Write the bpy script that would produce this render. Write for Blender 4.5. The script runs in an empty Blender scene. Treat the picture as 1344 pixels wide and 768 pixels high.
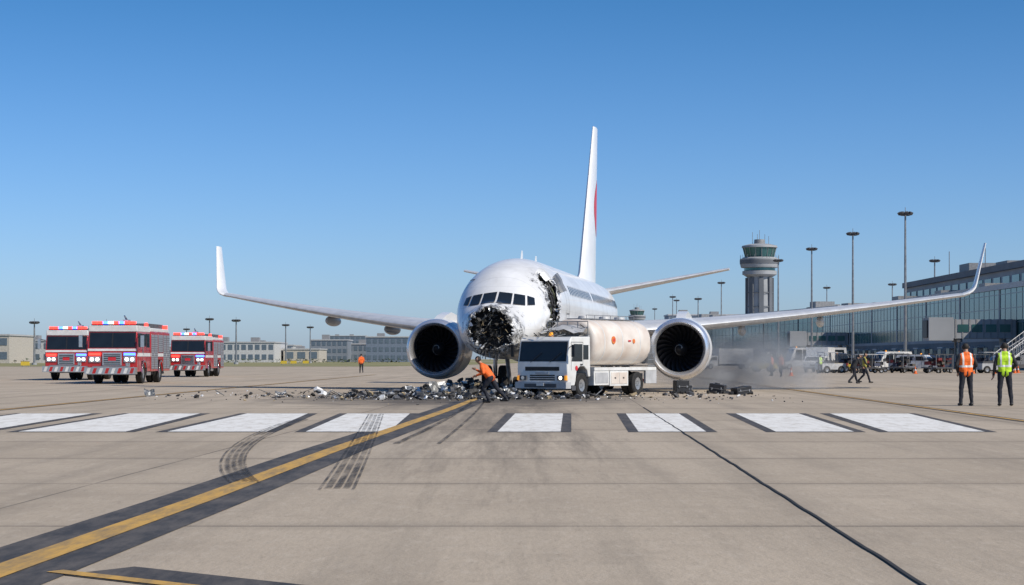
import bpy, math, random, bmesh
from mathutils import Vector, Matrix, noise
R=math.radians
random.seed(11)
scene=bpy.context.scene
rnd=random.uniform

# ------------------------------------------------------------ materials
def nodes_of(name):
    m=bpy.data.materials.new(name); m.use_nodes=True
    nt=m.node_tree
    return m,nt,nt.nodes['Principled BSDF']
def M(name,col,rough=.5,metal=0.,var=.12,scale=2.,bump=0.,bscale=15.,emit=0.,coat=0.,dirt=None,dirtamt=.5):
    m,nt,p=nodes_of(name); N=nt.nodes; L=nt.links
    tc=N.new('ShaderNodeTexCoord')
    n=N.new('ShaderNodeTexNoise'); n.inputs['Scale'].default_value=scale; n.inputs['Detail'].default_value=6
    L.new(tc.outputs['Object'],n.inputs['Vector'])
    r=N.new('ShaderNodeValToRGB')
    d=dirt if dirt else tuple(c*(1-var*2) for c in col)
    r.color_ramp.elements[0].position=.32; r.color_ramp.elements[1].position=.62
    if dirt:
        r.color_ramp.elements[0].color=tuple(col[i]*(1-dirtamt)+dirt[i]*dirtamt for i in range(3))+(1,)
    else: r.color_ramp.elements[0].color=tuple(d)+(1,)
    r.color_ramp.elements[1].color=tuple(col)+(1,)
    L.new(n.outputs['Fac'],r.inputs['Fac']); L.new(r.outputs['Color'],p.inputs['Base Color'])
    p.inputs['Roughness'].default_value=rough; p.inputs['Metallic'].default_value=metal
    p.inputs['Coat Weight'].default_value=coat
    if bump:
        n2=N.new('ShaderNodeTexNoise'); n2.inputs['Scale'].default_value=bscale; n2.inputs['Detail'].default_value=5
        L.new(tc.outputs['Object'],n2.inputs['Vector'])
        b=N.new('ShaderNodeBump'); b.inputs['Strength'].default_value=bump; b.inputs['Distance'].default_value=.03
        L.new(n2.outputs['Fac'],b.inputs['Height']); L.new(b.outputs['Normal'],p.inputs['Normal'])
    if emit:
        p.inputs['Emission Color'].default_value=tuple(col)+(1,); p.inputs['Emission Strength'].default_value=emit
    return m
class NT:
    def __init__(s,nt):
        s.N=nt.nodes;s.L=nt.links;s.tc=s.N.new('ShaderNodeTexCoord'); s.sx=s.N.new('ShaderNodeSeparateXYZ'); s.L.new(s.tc.outputs['Object'],s.sx.inputs[0])
        s.X,s.Y,s.Z=s.sx.outputs
    def mth(s,op,a,b=None,c=None):
        n=s.N.new('ShaderNodeMath'); n.operation=op
        for i,q in enumerate((a,b,c)):
            if q is None: continue
            if isinstance(q,(int,float)): n.inputs[i].default_value=q
            else: s.L.new(q,n.inputs[i])
        return n.outputs[0]
    def nz(s,sc,det=6,stretch=None,rough=.6):
        n=s.N.new('ShaderNodeTexNoise'); n.inputs['Scale'].default_value=sc; n.inputs['Detail'].default_value=det; n.inputs['Roughness'].default_value=rough
        if stretch:
            mp=s.N.new('ShaderNodeMapping'); mp.inputs['Scale'].default_value=stretch; s.L.new(s.tc.outputs['Object'],mp.inputs[0]); s.L.new(mp.outputs[0],n.inputs['Vector'])
        else: s.L.new(s.tc.outputs['Object'],n.inputs['Vector'])
        return n.outputs['Fac']
    def mix(s,a,b,f,mode='MIX'):
        n=s.N.new('ShaderNodeMix'); n.data_type='RGBA'; n.blend_type=mode
        if isinstance(f,(int,float)): n.inputs[0].default_value=f
        else: s.L.new(f,n.inputs[0])
        for i,q in((6,a),(7,b)):
            if isinstance(q,tuple): n.inputs[i].default_value=q+(1,)
            else: s.L.new(q,n.inputs[i])
        return n.outputs[2]
    def rng(s,v,a,b,c=0.,d=1.):
        n=s.N.new('ShaderNodeMapRange'); n.inputs[1].default_value=a;n.inputs[2].default_value=b;n.inputs[3].default_value=c;n.inputs[4].default_value=d
        s.L.new(v,n.inputs[0]); return n.outputs[0]
    def ell(s,c,r):
        t=None
        for q,cc,rr in((s.X,c[0],r[0]),(s.Y,c[1],r[1]),(s.Z,c[2],r[2])):
            d=s.mth('DIVIDE',s.mth('SUBTRACT',q,cc),rr); d=s.mth('MULTIPLY',d,d); t=d if t is None else s.mth('ADD',t,d)
        return t
white_paint=M('aircraft_white',(.78,.78,.77),.32,0,.04,.9,.12,1.6,coat=.3,dirt=(.45,.44,.42),dirtamt=.2)
def fuselage_material():
    m,nt,p=nodes_of('fuselage_paint'); h=NT(nt)
    base=h.mix((.64,.635,.62),(.79,.79,.785),h.rng(h.nz(.8,6),.3,.6))
    base=h.mix(base,(.48,.46,.43),h.rng(h.nz(1.4,7,(1.5,.25,1.5),.7),.55,.8,0,.4))
    fr=h.mth('FRACT',h.mth('DIVIDE',h.Y,1.27)); ln=h.mth('LESS_THAN',fr,.014)
    base=h.mix(base,(.36,.36,.36),h.mth('MULTIPLY',ln,.5))
    fz=h.mth('FRACT',h.mth('DIVIDE',h.Z,.83)); ln=h.mth('LESS_THAN',fz,.014)
    base=h.mix(base,(.36,.36,.36),h.mth('MULTIPLY',ln,.35))
    e1=h.ell((0,.9,2.4),(2.0,2.6,2.0)); e2=h.ell((1.6,4.9,3.6),(1.5,1.5,1.9))
    near=h.mth('MAXIMUM',h.rng(e1,1.,.15),h.rng(e2,1.,.1))
    n=h.nz(3.2,9,None,.82)
    sp=h.rng(h.mth('ADD',n,h.mth('MULTIPLY',near,.20)),.66,.72)
    base=h.mix(base,(.05,.047,.045),h.mth('MULTIPLY',sp,h.rng(near,0.,.3)))
    base=h.mix(base,(.25,.24,.22),h.mth('MULTIPLY',h.rng(h.nz(1.6,6),.4,.65),h.mth('MULTIPLY',near,.5)))
    nt.links.new(base,p.inputs['Base Color']); p.inputs['Roughness'].default_value=.33; p.inputs['Coat Weight'].default_value=.3
    b=nt.nodes.new('ShaderNodeBump'); b.inputs['Strength'].default_value=.18; b.inputs['Distance'].default_value=.03
    nt.links.new(h.nz(1.5,4),b.inputs['Height']); nt.links.new(b.outputs[0],p.inputs['Normal'])
    return m
fus_paint=fuselage_material()
wing_grey=M('wing_grey',(.60,.61,.62),.38,.1,.08,1.,.05,3)
bare=M('bare_metal',(.66,.66,.67),.30,.7,.15,6,.1,10)
lipmetal=M('polished_lip',(.80,.80,.82),.25,.75,.05,4)
torn=M('torn_aluminium',(.38,.38,.37),.45,.6,.3,9,.4,20)
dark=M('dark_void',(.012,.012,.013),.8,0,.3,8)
soot=M('sooty_structure',(.05,.047,.043),.7,.1,.4,9,.5,20)
green_primer=M('primer_structure',(.16,.17,.10),.6,.1,.3,9)
glass=M('dark_glass',(.015,.02,.025),.06,0,.1,2)
winglass=M('cabin_window',(.03,.04,.05),.15,0,.1,2)
framegrey=M('window_frame',(.10,.10,.11),.5,.2,.1,5)
tyre=M('tyre_rubber',(.022,.021,.02),.85,0,.2,12,.3,40)
rim=M('wheel_rim',(.45,.45,.45),.4,.6,.2,8)
blackp=M('black_plastic',(.02,.02,.022),.5,0,.2,6)
redmark=M('red_mark',(.62,.03,.04),.4,0,.05,2)
red=M('fire_red',(.46,.012,.014),.25,0,.1,2,.05,5,coat=.5,dirt=(.2,.05,.04),dirtamt=.3)
truckwhite=M('truck_white',(.72,.72,.70),.35,0,.08,2.5,.05,6,coat=.3,dirt=(.38,.33,.27),dirtamt=.35)
tankcream=M('tank_cream',(.72,.66,.59),.42,0,.1,1.3,.12,4,dirt=(.42,.29,.21),dirtamt=.5)
chrome=M('chrome',(.7,.7,.72),.18,.95,.08,5)
shutter=M('shutter_aluminium',(.5,.5,.52),.35,.7,.1,6)
yellowp=M('safety_yellow',(.70,.50,.05),.5,0,.1,4)
orangeb=M('orange_mark',(.75,.20,.04),.5,0,.1,4)
grey=M('mid_grey',(.28,.28,.28),.6,.1,.15,3)
lgrey=M('light_grey',(.5,.5,.5),.55,.1,.12,3)
dgrey=M('dark_grey',(.09,.09,.095),.6,.1,.15,3)
steel=M('galvanised_steel',(.30,.31,.32),.5,.5,.15,2)
lampred=M('red_beacon',(1.,.03,.02),.3,0,0,2,emit=5)
lampblue=M('blue_beacon',(.05,.15,1.),.3,0,0,2,emit=5)
lampwhite=M('headlamp',(1.,.93,.8),.2,0,0,2,emit=2.2)
amber=M('amber_lamp',(.9,.35,.03),.3,0,0,2,emit=.6)
tan=M('insulation_tan',(.42,.33,.2),.9,0,.3,9)

# ------------------------------------------------------------ mesh builder
class B:
    def __init__(s): s.v=[];s.f=[];s.m=[];s.mats=[]
    def mi(s,mat):
        if mat not in s.mats: s.mats.append(mat)
        return s.mats.index(mat)
    def add(s,vs,fs,mat):
        o=len(s.v); s.v+= [Vector(v) for v in vs]; k=s.mi(mat)
        for f in fs: s.f.append([o+i for i in f]); s.m.append(k)
    def box(s,c,d,mat,rz=0,rx=0,ry=0,top=(1,1)):
        x,y,z=[k/2 for k in d]; tx,ty=top
        p=[(-x,-y,-z),(x,-y,-z),(x,y,-z),(-x,y,-z),(-x*tx,-y*ty,z),(x*tx,-y*ty,z),(x*tx,y*ty,z),(-x*tx,y*ty,z)]
        m=Matrix.Translation(c)@Matrix.Rotation(rz,4,'Z')@Matrix.Rotation(ry,4,'Y')@Matrix.Rotation(rx,4,'X')
        s.add([m@Vector(q) for q in p],[(0,3,2,1),(4,5,6,7),(0,1,5,4),(1,2,6,5),(2,3,7,6),(3,0,4,7)],mat)
    def bx(s,x0,x1,y0,y1,z0,z1,mat): s.box(((x0+x1)/2,(y0+y1)/2,(z0+z1)/2),(abs(x1-x0),abs(y1-y0),abs(z1-z0)),mat)
    def cyl(s,p0,p1,r0,r1=None,mat=None,n=12,caps=True):
        if r1 is None: r1=r0
        p0=Vector(p0);p1=Vector(p1);a=(p1-p0)
        if a.length<1e-6:return
        a.normalize(); u=a.orthogonal().normalized(); w=a.cross(u)
        vs=[]
        for p,r in((p0,r0),(p1,r1)):
            for i in range(n):
                t=2*math.pi*i/n; vs.append(p+(u*math.cos(t)+w*math.sin(t))*r)
        fs=[(i,(i+1)%n,n+(i+1)%n,n+i) for i in range(n)]
        if caps: fs+=[tuple(range(n))[::-1],tuple(range(n,2*n))]
        s.add(vs,fs,mat)
    def sph(s,c,r,mat,n=10,m=7):
        if not hasattr(r,'__len__'): r=(r,r,r)
        c=Vector(c); vs=[c+Vector((0,0,r[2]))]
        for j in range(1,m):
            ph=math.pi*j/m
            for i in range(n):
                t=2*math.pi*i/n; vs.append(c+Vector((r[0]*math.sin(ph)*math.cos(t),r[1]*math.sin(ph)*math.sin(t),r[2]*math.cos(ph))))
        vs.append(c-Vector((0,0,r[2]))); fs=[]
        for i in range(n): fs.append((0,1+i,1+(i+1)%n))
        for j in range(m-2):
            for i in range(n):
                a=1+j*n+i;b=1+j*n+(i+1)%n; fs.append((a,a+n,b+n,b))
        k=1+(m-2)*n
        for i in range(n): fs.append((k+i,len(vs)-1,k+(i+1)%n))
        s.add(vs,fs,mat)
    def lathe(s,c,prof,mat,axis='Y',n=48,mats=None):
        c=Vector(c); vs=[]
        for a,r in prof:
            for i in range(n):
                t=2*math.pi*i/n; u=r*math.cos(t); w=r*math.sin(t)
                q={'Y':(u,a,w),'X':(a,u,w),'Z':(u,w,a)}[axis]
                vs.append(c+Vector(q))
        o=len(s.v); s.v+=vs
        for j in range(len(prof)-1):
            k=s.mi(mats[j] if mats else mat)
            for i in range(n):
                s.f.append([o+j*n+i,o+j*n+(i+1)%n,o+(j+1)*n+(i+1)%n,o+(j+1)*n+i]); s.m.append(k)
    def grid(s,P,mat):
        nu=len(P);nv=len(P[0]); vs=[p for row in P for p in row]
        s.add(vs,[(i*nv+j,i*nv+j+1,(i+1)*nv+j+1,(i+1)*nv+j) for i in range(nu-1) for j in range(nv-1)],mat)
    def wheel(s,c,r,w,n=24,side=1):
        x,y,z=c
        s.lathe(c,[(-w/2,r*.55),(-w/2,r*.9),(-w*.36,r),(w*.36,r),(w/2,r*.9),(w/2,r*.55)],tyre,'X',n)
        s.lathe(c,[(-w*.3,0.01),(-w*.3,r*.25),(-w*.42,r*.56),(w*.42,r*.56),(w*.3,r*.25),(w*.3,.01)],rim,'X',n)
        for i in range(8):
            t=i*math.pi/4
            s.cyl((x-w*.36,y+math.cos(t)*r*.2,z+math.sin(t)*r*.2),(x+w*.36,y+math.cos(t)*r*.2,z+math.sin(t)*r*.2),r*.03,None,dgrey,6)
    def build(s,name,parent=None,smooth=True,bevel=0,loc=(0,0,0),rot=0,angle=35,recalc=True,scale=1):
        me=bpy.data.meshes.new(name); me.from_pydata([tuple(v) for v in s.v],[],s.f)
        for m in s.mats: me.materials.append(m)
        me.polygons.foreach_set('material_index',s.m)
        if recalc:
            bm=bmesh.new(); bm.from_mesh(me); bmesh.ops.recalc_face_normals(bm,faces=bm.faces); bm.to_mesh(me); bm.free()
        if smooth:
            me.shade_smooth(); me.set_sharp_from_angle(angle=R(angle))
        me.update()
        o=bpy.data.objects.new(name,me); scene.collection.objects.link(o)
        o.location=loc; o.rotation_euler=(0,0,rot); o.scale=(scale,)*3
        if parent: o.parent=parent
        if bevel:
            b=o.modifiers.new('bevel','BEVEL'); b.width=bevel; b.segments=2; b.limit_method='ANGLE'; b.angle_limit=R(50)
        return o
def empty(name,loc,rot=0,scale=1):
    e=bpy.data.objects.new(name,None); scene.collection.objects.link(e)
    e.location=loc; e.rotation_euler=(0,0,rot); e.scale=(scale,)*3
    return e

# ------------------------------------------------------------ ground
def ground_material():
    m,nt,p=nodes_of('concrete_apron'); h=NT(nt); mth,nz,mix,rng=h.mth,h.nz,h.mix,h.rng; X,Y=h.X,h.Y; N=nt.nodes;L=nt.links
    u=mth('SUBTRACT',mth('SUBTRACT',X,mth('MULTIPLY',Y,.03)),2.2); v=mth('SUBTRACT',Y,15.3)
    us=mth('DIVIDE',u,7.5); vs=mth('DIVIDE',v,5.2)
    cx=N.new('ShaderNodeCombineXYZ'); L.new(mth('FLOOR',us),cx.inputs[0]); L.new(mth('FLOOR',vs),cx.inputs[1])
    wn=N.new('ShaderNodeTexWhiteNoise'); wn.noise_dimensions='2D'; L.new(cx.outputs[0],wn.inputs['Vector'])
    def jd(q,per):
        fr=mth('FRACT',q); return mth('MULTIPLY',mth('MINIMUM',fr,mth('SUBTRACT',1.,fr)),per)
    du,dv=jd(us,7.5),jd(vs,5.2)
    base=mix((.40,.33,.25),(.485,.405,.31),rng(nz(.12,5),.35,.65))
    base=mix(base,mix((.33,.275,.21),(.52,.44,.345),wn.outputs['Value']),.30)
    base=mix(base,(.25,.205,.16),rng(nz(.6,8,None,.7),.50,.78,0,.45))
    base=mix(base,(.21,.18,.145),rng(nz(1.0,7,(1.3,.06,1),.65),.48,.78,0,.6))
    base=mix(base,(.56,.49,.40),rng(nz(2.,7,(4,1.2,1),.7),.52,.75,0,.45))
    base=mix(base,(.17,.14,.11),rng(nz(2.5,8,(4,1.,1),.8),.56,.72,0,.55))
    base=mix(base,(.29,.245,.19),rng(nz(6.,6,(4,.7,1),.8),.45,.7,0,.5))
    dx=mth('DIVIDE',mth('ADD',X,1.8),6.5); dy=mth('DIVIDE',mth('SUBTRACT',Y,66.),14.)
    rr=mth('ADD',mth('MULTIPLY',dx,dx),mth('MULTIPLY',dy,dy))
    rr=mth('ADD',rr,mth('MULTIPLY',mth('SUBTRACT',nz(.5,7,None,.7),.5),2.4))
    base=mix(base,(.075,.068,.062),rng(rr,1.3,.2,0,.88))
    dx=mth('DIVIDE',mth('ADD',X,.3),2.2); dy=mth('DIVIDE',mth('SUBTRACT',Y,42.),22.)
    rr=mth('ADD',mth('MULTIPLY',dx,dx),mth('MULTIPLY',dy,dy))
    rr=mth('ADD',rr,mth('MULTIPLY',mth('SUBTRACT',nz(1.3,8,(1.6,.09,1),.7),.5),6))
    base=mix(base,(.10,.088,.075),rng(rr,1.,-.6,0,.62))
    base=mix(base,(.20,.17,.135),mth('MULTIPLY',rng(mth('MINIMUM',du,dv),.5,.05),rng(nz(.8,6),.35,.65,.05,.35)))
    jt=mth('MAXIMUM',mth('LESS_THAN',du,.018),mth('LESS_THAN',dv,.04))
    base=mix(base,(.09,.078,.066),mth('MULTIPLY',jt,rng(nz(.35,4),.35,.65,.35,.75)))
    L.new(base,p.inputs['Base Color']); p.inputs['Roughness'].default_value=.9
    p.inputs['Specular IOR Level'].default_value=.15
    b=N.new('ShaderNodeBump'); b.inputs['Strength'].default_value=.4; b.inputs['Distance'].default_value=.02
    L.new(nz(30,5),b.inputs['Height']); L.new(b.outputs[0],p.inputs['Normal'])
    return m
b=B(); b.grid([[(-4000,-60,0),(-4000,6000,0)],[(4000,-60,0),(4000,6000,0)]],ground_material()); b.build('ground',smooth=False,recalc=False)
def worn(name,col,under,amt=.5,sc=3.,lo=.42,hi=.6,alpha=None,stretch=(1,1,1)):
    m,nt,p=nodes_of(name); N=nt.nodes;L=nt.links
    tc=N.new('ShaderNodeTexCoord'); mp=N.new('ShaderNodeMapping'); mp.inputs['Scale'].default_value=stretch
    n=N.new('ShaderNodeTexNoise'); n.inputs['Scale'].default_value=sc; n.inputs['Detail'].default_value=8; n.inputs['Roughness'].default_value=.75
    L.new(tc.outputs['Object'],mp.inputs[0]); L.new(mp.outputs[0],n.inputs['Vector'])
    r=N.new('ShaderNodeMapRange'); r.inputs[1].default_value=lo; r.inputs[2].default_value=hi; L.new(n.outputs['Fac'],r.inputs[0])
    if alpha is not None:
        p.inputs['Base Color'].default_value=tuple(col)+(1,)
        r.inputs[4].default_value=alpha; L.new(r.outputs[0],p.inputs['Alpha'])
    else:
        r.inputs[3].default_value=1-amt
        mx=N.new('ShaderNodeMix'); mx.data_type='RGBA'; mx.inputs[6].default_value=tuple(under)+(1,); mx.inputs[7].default_value=tuple(col)+(1,)
        L.new(r.outputs[0],mx.inputs[0]); L.new(mx.outputs[2],p.inputs['Base Color'])
    p.inputs['Roughness'].default_value=.8
    return m
pw=worn('marking_white',(.76,.74,.69),(.40,.35,.28),.6,1.6,.34,.54,stretch=(2.5,.6,1))
pb=worn('marking_black',(.04,.037,.035),(.2,.17,.14),.6,1.5,.3,.6,stretch=(2.5,.6,1))
py=worn('marking_yellow',(.55,.32,.07),(.16,.13,.09),.75,2.,.34,.58,stretch=(3,.5,1))
skid=worn('tyre_rubber_mark',(.035,.032,.03),None,1,1.5,.36,.66,alpha=.8,stretch=(3,.5,1))
def quads(name,Q,mat,z):
    b=B()
    for q in Q: b.add([(x,y,z) for x,y in q],[(0,1,2,3)],mat)
    return b.build(name,smooth=False)
Y1,Y0=46.6,35.0
ST=[(-12.5,-10.7,-12.0,-10.2),(-9.75,-7.95,-9.45,-7.4),(-6.75,-5.2,-6.6,-4.7),(-4.2,-2.6,-3.95,-2.36),(.08,1.3,-.28,.93),(2.9,4.25,2.42,3.72),(5.7,7.3,5.05,6.55),(8.1,10.1,7.2,9.05)]
quads('crossing_border_paint',[[(c-.2,Y0-.15),(d+.2,Y0-.15),(bq+.22,Y1+.25),(a-.22,Y1+.25)] for a,bq,c,d in ST],pb,.004)
quads('crossing_stripe_paint',[[(c,Y0),(d,Y0),(bq,Y1),(a,Y1)] for a,bq,c,d in ST],pw,.008)
def strip(pts,w):
    out=[];P=[Vector((x,y,0)) for x,y in pts]
    L=[];Rr=[]
    for i,p in enumerate(P):
        t=(P[min(i+1,len(P)-1)]-P[max(i-1,0)]).normalized(); n=Vector((-t.y,t.x,0))*w/2
        L.append(p+n);Rr.append(p-n)
    return [[(Rr[i].x,Rr[i].y),(Rr[i+1].x,Rr[i+1].y),(L[i+1].x,L[i+1].y),(L[i].x,L[i].y)] for i in range(len(P)-1)]
cl=[(-3.75,4),(-3.37,12),(-3.08,18.3),(-2.75,27.8),(-2.2,40),(-1.75,50),(-1.25,64)]
quads('taxiway_line_border',strip(cl,.98)+strip([(-2.72,12.05),(-1.4,11.0),(0,9.8)],.6),pb,.005)
quads('taxiway_centre_line',strip(cl,.27)+strip([(-3.0,12.0),(-1.6,10.9),(0,9.6)],.14),py,.010)
quads('apron_edge_line',strip([(-14.3,44),(-14,50),(-13.5,86),(-12,160)],.18)+strip([(11.3,33),(11.5,41),(12.6,80),(14.5,150)],.16),py,.009)
quads('apron_edge_line_border',strip([(-14.3,44),(-14,50),(-13.5,86),(-12,160)],.45)+strip([(11.3,33),(11.5,41),(12.6,80),(14.5,150)],.4),pb,.0045)
def curve(p0,p1,p2,n=24):
    return [((1-t)**2*p0[0]+2*t*(1-t)*p1[0]+t*t*p2[0],(1-t)**2*p0[1]+2*t*(1-t)*p1[1]+t*t*p2[1]) for t in [i/n for i in range(n+1)]]
sk=[]
def tread(c,w):
    global sk
    for off in (0,w): sk+=strip([(x+off,y) for x,y in c],.035)
    for i in range(len(c)-1):
        for q in range(3):
            t=q/3; x=c[i][0]*(1-t)+c[i+1][0]*t; y=c[i][1]*(1-t)+c[i+1][1]*t
            for k in range(3):
                x0=x+.04+k*(w-.06)/3; sk.append([(x0,y),(x0+(w-.1)/3.4,y),(x0+(w-.1)/3.4,y+.22),(x0,y+.22)])
tread(curve((-5.0,42),(-4.9,28),(-3.15,20.5),28),.32)
tread(curve((-3.6,46),(-2.5,28),(-2.05,19.5),30),.36)
for x0,x1,w in((-1.3,-1.9,.12),(-.9,-1.2,.07)):
    sk+=strip(curve((x0,60),(x0,45),(x1,30)),w)
quads('tyre_skid_marks',sk,skid,.014)
cr=[(2.2+.03*y+.02*noise.noise(Vector((y*.9,0,0))),y) for y in [8+i*.5 for i in range(90)]]
quads('joint_sealant',strip(cr,.032),M('sealant',(.035,.032,.028),.8),.011)
b=B()
grassm=M('dry_grass',(.17,.17,.06),.95,0,.25,.05,dirt=(.32,.27,.13),dirtamt=.9)
b.add([(-700,330,.02),(-24,330,.02),(-10,420,.02),(20,900,.02),(-900,1000,.02)],[(0,1,2,3,4)],grassm)
b.add([(-700,1000,.02),(300,1000,.02),(300,3500,.02),(-2500,3500,.02)],[(0,1,2,3)],grassm); b.build('grass',smooth=False)

# ------------------------------------------------------------ airliner
plane=empty('wrecked_airliner',(-.97,66.7,0),R(-9))
ST_=[(.85,3.24,1.78,.76),(1.3,3.38,1.60,1.0),(1.8,3.46,1.51,1.2),(2.3,3.56,1.45,1.38),(2.75,3.82,1.42,1.52),(3.15,4.12,1.40,1.62),(3.6,4.42,1.39,1.73),(4.4,4.86,1.38,1.88),(5.5,5.22,1.38,1.99),(7,5.44,1.38,2.05),(9,5.5,1.38,2.07),(14,5.5,1.38,2.07),(20,5.5,1.38,2.07),(25.5,5.5,1.38,2.07),(28,5.5,1.6,2.02),(31,5.46,2.4,1.72),(34,5.36,3.4,1.18),(37,5.2,4.45,.5),(38,5.05,4.8,.15)]
def sect(s):
    s=max(ST_[0][0],min(ST_[-1][0],s))
    for i in range(len(ST_)-1):
        if s<=ST_[i+1][0]: break
    a=ST_[i];c=ST_[i+1];p=ST_[max(i-1,0)];n=ST_[min(i+2,len(ST_)-1)]
    h=c[0]-a[0];t=(s-a[0])/h; o=[]
    for k in(1,2,3):
        m0=(c[k]-p[k])/(c[0]-p[0])*h; m1=(n[k]-a[k])/(n[0]-a[0])*h
        o.append((2*t**3-3*t*t+1)*a[k]+(t**3-2*t*t+t)*m0+(-2*t**3+3*t*t)*c[k]+(t**3-t*t)*m1)
    top,bot,hw=o; return (top+bot)/2,(top-bot)/2,hw
def surf(s,ph,k=1.,off=0):
    cz,rz,hw=sect(s); return Vector(((hw*k+off)*math.sin(ph),s,cz+(rz*k+off)*math.cos(ph)))
GA,GB=R(36),R(128)
def in_gash(s,ph):
    if not(GA<ph<GB): return 99
    t=(ph-GA)/(GB-GA)
    w=.68*math.sin(math.pi*min(1,max(0,t)))**.5+.3*t*(1-t)
    c=5.45-1.15*t**.8+.12*math.sin(ph*7)
    nn=noise.noise(Vector((s*1.8,ph*4.,3)))*.26+noise.noise(Vector((s*6,ph*12.,9)))*.12
    return abs(s-c)-w+nn
b=B()
ss=[.85+i*.075 for i in range(0,122)]+[10+i*1. for i in range(0,29)]
NS=160
rows=[]
for s in ss:
    row=[]
    for j in range(NS):
        ph=-math.pi+2*math.pi*j/NS; p=surf(s,ph)
        k=0
        if s<2.4: k+=(2.4-s)/1.55*.10*noise.noise(Vector((s*3,math.sin(ph)*2.5,math.cos(ph)*2.5)))*1.6
        g=in_gash(s,ph)
        if g<.9: k+=(0.9-g)*.16*noise.noise(Vector((s*3.5,ph*5,1)))
        cz=sect(s)[0]; n=Vector((p.x,0,p.z-cz)).normalized(); row.append(p+n*k)
    rows.append(row)
vs=[p for r in rows for p in r]; fs=[]
for i in range(len(ss)-1):
    for j in range(NS):
        sm=(ss[i]+ss[i+1])/2; ph=-math.pi+2*math.pi*(j+.5)/NS
        if sm<2 and sm<.99+.26*noise.noise(Vector((math.sin(ph)*3,math.cos(ph)*3,2)))+.16*noise.noise(Vector((math.sin(ph)*11,math.cos(ph)*11,2))): continue
        if in_gash(sm,ph)<0: continue
        j2=(j+1)%NS; fs.append((i*NS+j,i*NS+j2,(i+1)*NS+j2,(i+1)*NS+j))
b.add(vs,fs,fus_paint)
fo=b.build('fuselage_skin',plane,angle=60); sd=fo.modifiers.new('thickness','SOLIDIFY'); sd.thickness=.03; sd.offset=-1
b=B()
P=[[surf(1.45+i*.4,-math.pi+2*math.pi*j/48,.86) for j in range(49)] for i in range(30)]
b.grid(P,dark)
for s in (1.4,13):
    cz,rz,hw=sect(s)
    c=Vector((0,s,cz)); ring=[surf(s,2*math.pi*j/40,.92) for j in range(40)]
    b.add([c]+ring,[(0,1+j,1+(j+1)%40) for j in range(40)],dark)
for i in range(8):
    s=3.9+i*.36
    for j in range(36):
        b.cyl(surf(s,2*math.pi*j/36,.93),surf(s,2*math.pi*(j+1)/36,.93),.035,None,green_primer if (i+j//6)%3==0 else soot,5,False)
for k in range(9):
    ph=R(20+k*12)
    b.cyl(surf(4.2,ph,.93),surf(6.6,ph,.93),.02,None,soot if k%2 else torn,5,False)
def scrap(P0,size,mat):
    m=Matrix.Rotation(rnd(0,6.28),3,'Z')@Matrix.Rotation(rnd(0,6.28),3,'X'); o=rnd(0,50); P=[]
    for i in range(5):
        row=[]
        for j in range(5):
            q=Vector(((i/4-.5)*size,(j/4-.5)*size*.7,0)); q.z=size*.5*noise.noise(Vector((i*.9+o,j*.9,o))); q.x+=size*.15*noise.noise(Vector((j*1.7+o,i,3)))
            row.append(P0+m@q)
        P.append(row)
    b.grid(P,mat)
for i in range(34):
    a=rnd(0,6.28);r=.55*math.sqrt(rnd(0,1))
    scrap(Vector((r*math.cos(a),rnd(1.05,1.3),2.5+r*math.sin(a))),rnd(.12,.38),random.choice([soot,soot,dark,dgrey,dark,torn,soot]))
for i in range(150):
    a=rnd(0,6.28);r=.66*math.sqrt(rnd(0,1));s=rnd(.98,1.3)
    p=Vector((r*math.cos(a),s,2.5+r*math.sin(a))); q=p+Vector((rnd(-.22,.22),rnd(-.15,.15),rnd(-.22,.22)))
    if (Vector((q.x,0,q.z-2.5))).length>.72: continue
    b.cyl(p,q,rnd(.004,.016),None,random.choice([soot,soot,soot,dark,torn,dgrey,tan]),5)
b.build('broken_structure',plane)
b=B()
def shard(p,d,w,l,mat,curl=.3):
    d=d.normalized(); t=d.orthogonal().normalized(); t=(Matrix.Rotation(rnd(0,6.28),3,d)@t); n=d.cross(t)
    vs=[p-t*w/2,p+t*w/2,p+d*l*.5+t*w*.4+n*curl*l*.2,p+d*l*.5-t*w*.45+n*curl*l*.25,p+d*l+t*rnd(-.3,.3)*w+n*curl*l*rnd(.3,1)]
    b.add(vs,[(0,1,2,3),(3,2,4)],mat)
for i in range(90):
    a=rnd(0,6.28); s=rnd(.9,1.15); p=surf(s,a,.98)
    o=Vector((math.sin(a),0,math.cos(a)))
    shard(p,o*rnd(-1.2,.2)+Vector((rnd(-.3,.3),-.5,rnd(-.3,.3))),rnd(.05,.16),rnd(.06,.2),random.choice([white_paint,torn,torn,soot,white_paint,dgrey]),rnd(-1,1))
cnt=0
while cnt<150:
    s=rnd(3.5,6.8);ph=rnd(GA,GB); g=in_gash(s,ph)
    if abs(g)<.06:
        cnt+=1
        p=surf(s,ph,1.); o=Vector((math.sin(ph),0,math.cos(ph)))
        shard(p,o*rnd(-.5,.4)+Vector((rnd(-.3,.3),rnd(-1,1),rnd(-.6,.3))),rnd(.04,.18),rnd(.05,.2),random.choice([white_paint,white_paint,torn,soot,dgrey]),rnd(-1,1))
for i in range(60):
    ph=rnd(R(40),R(115)); p=surf(rnd(4.3,5.7),ph,.93)
    b.cyl(p,p+Vector((rnd(-.1,.15),rnd(-.3,.3),rnd(-.5,.1))),rnd(.006,.02),None,random.choice([soot,torn,dgrey,dark]),5)
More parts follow.
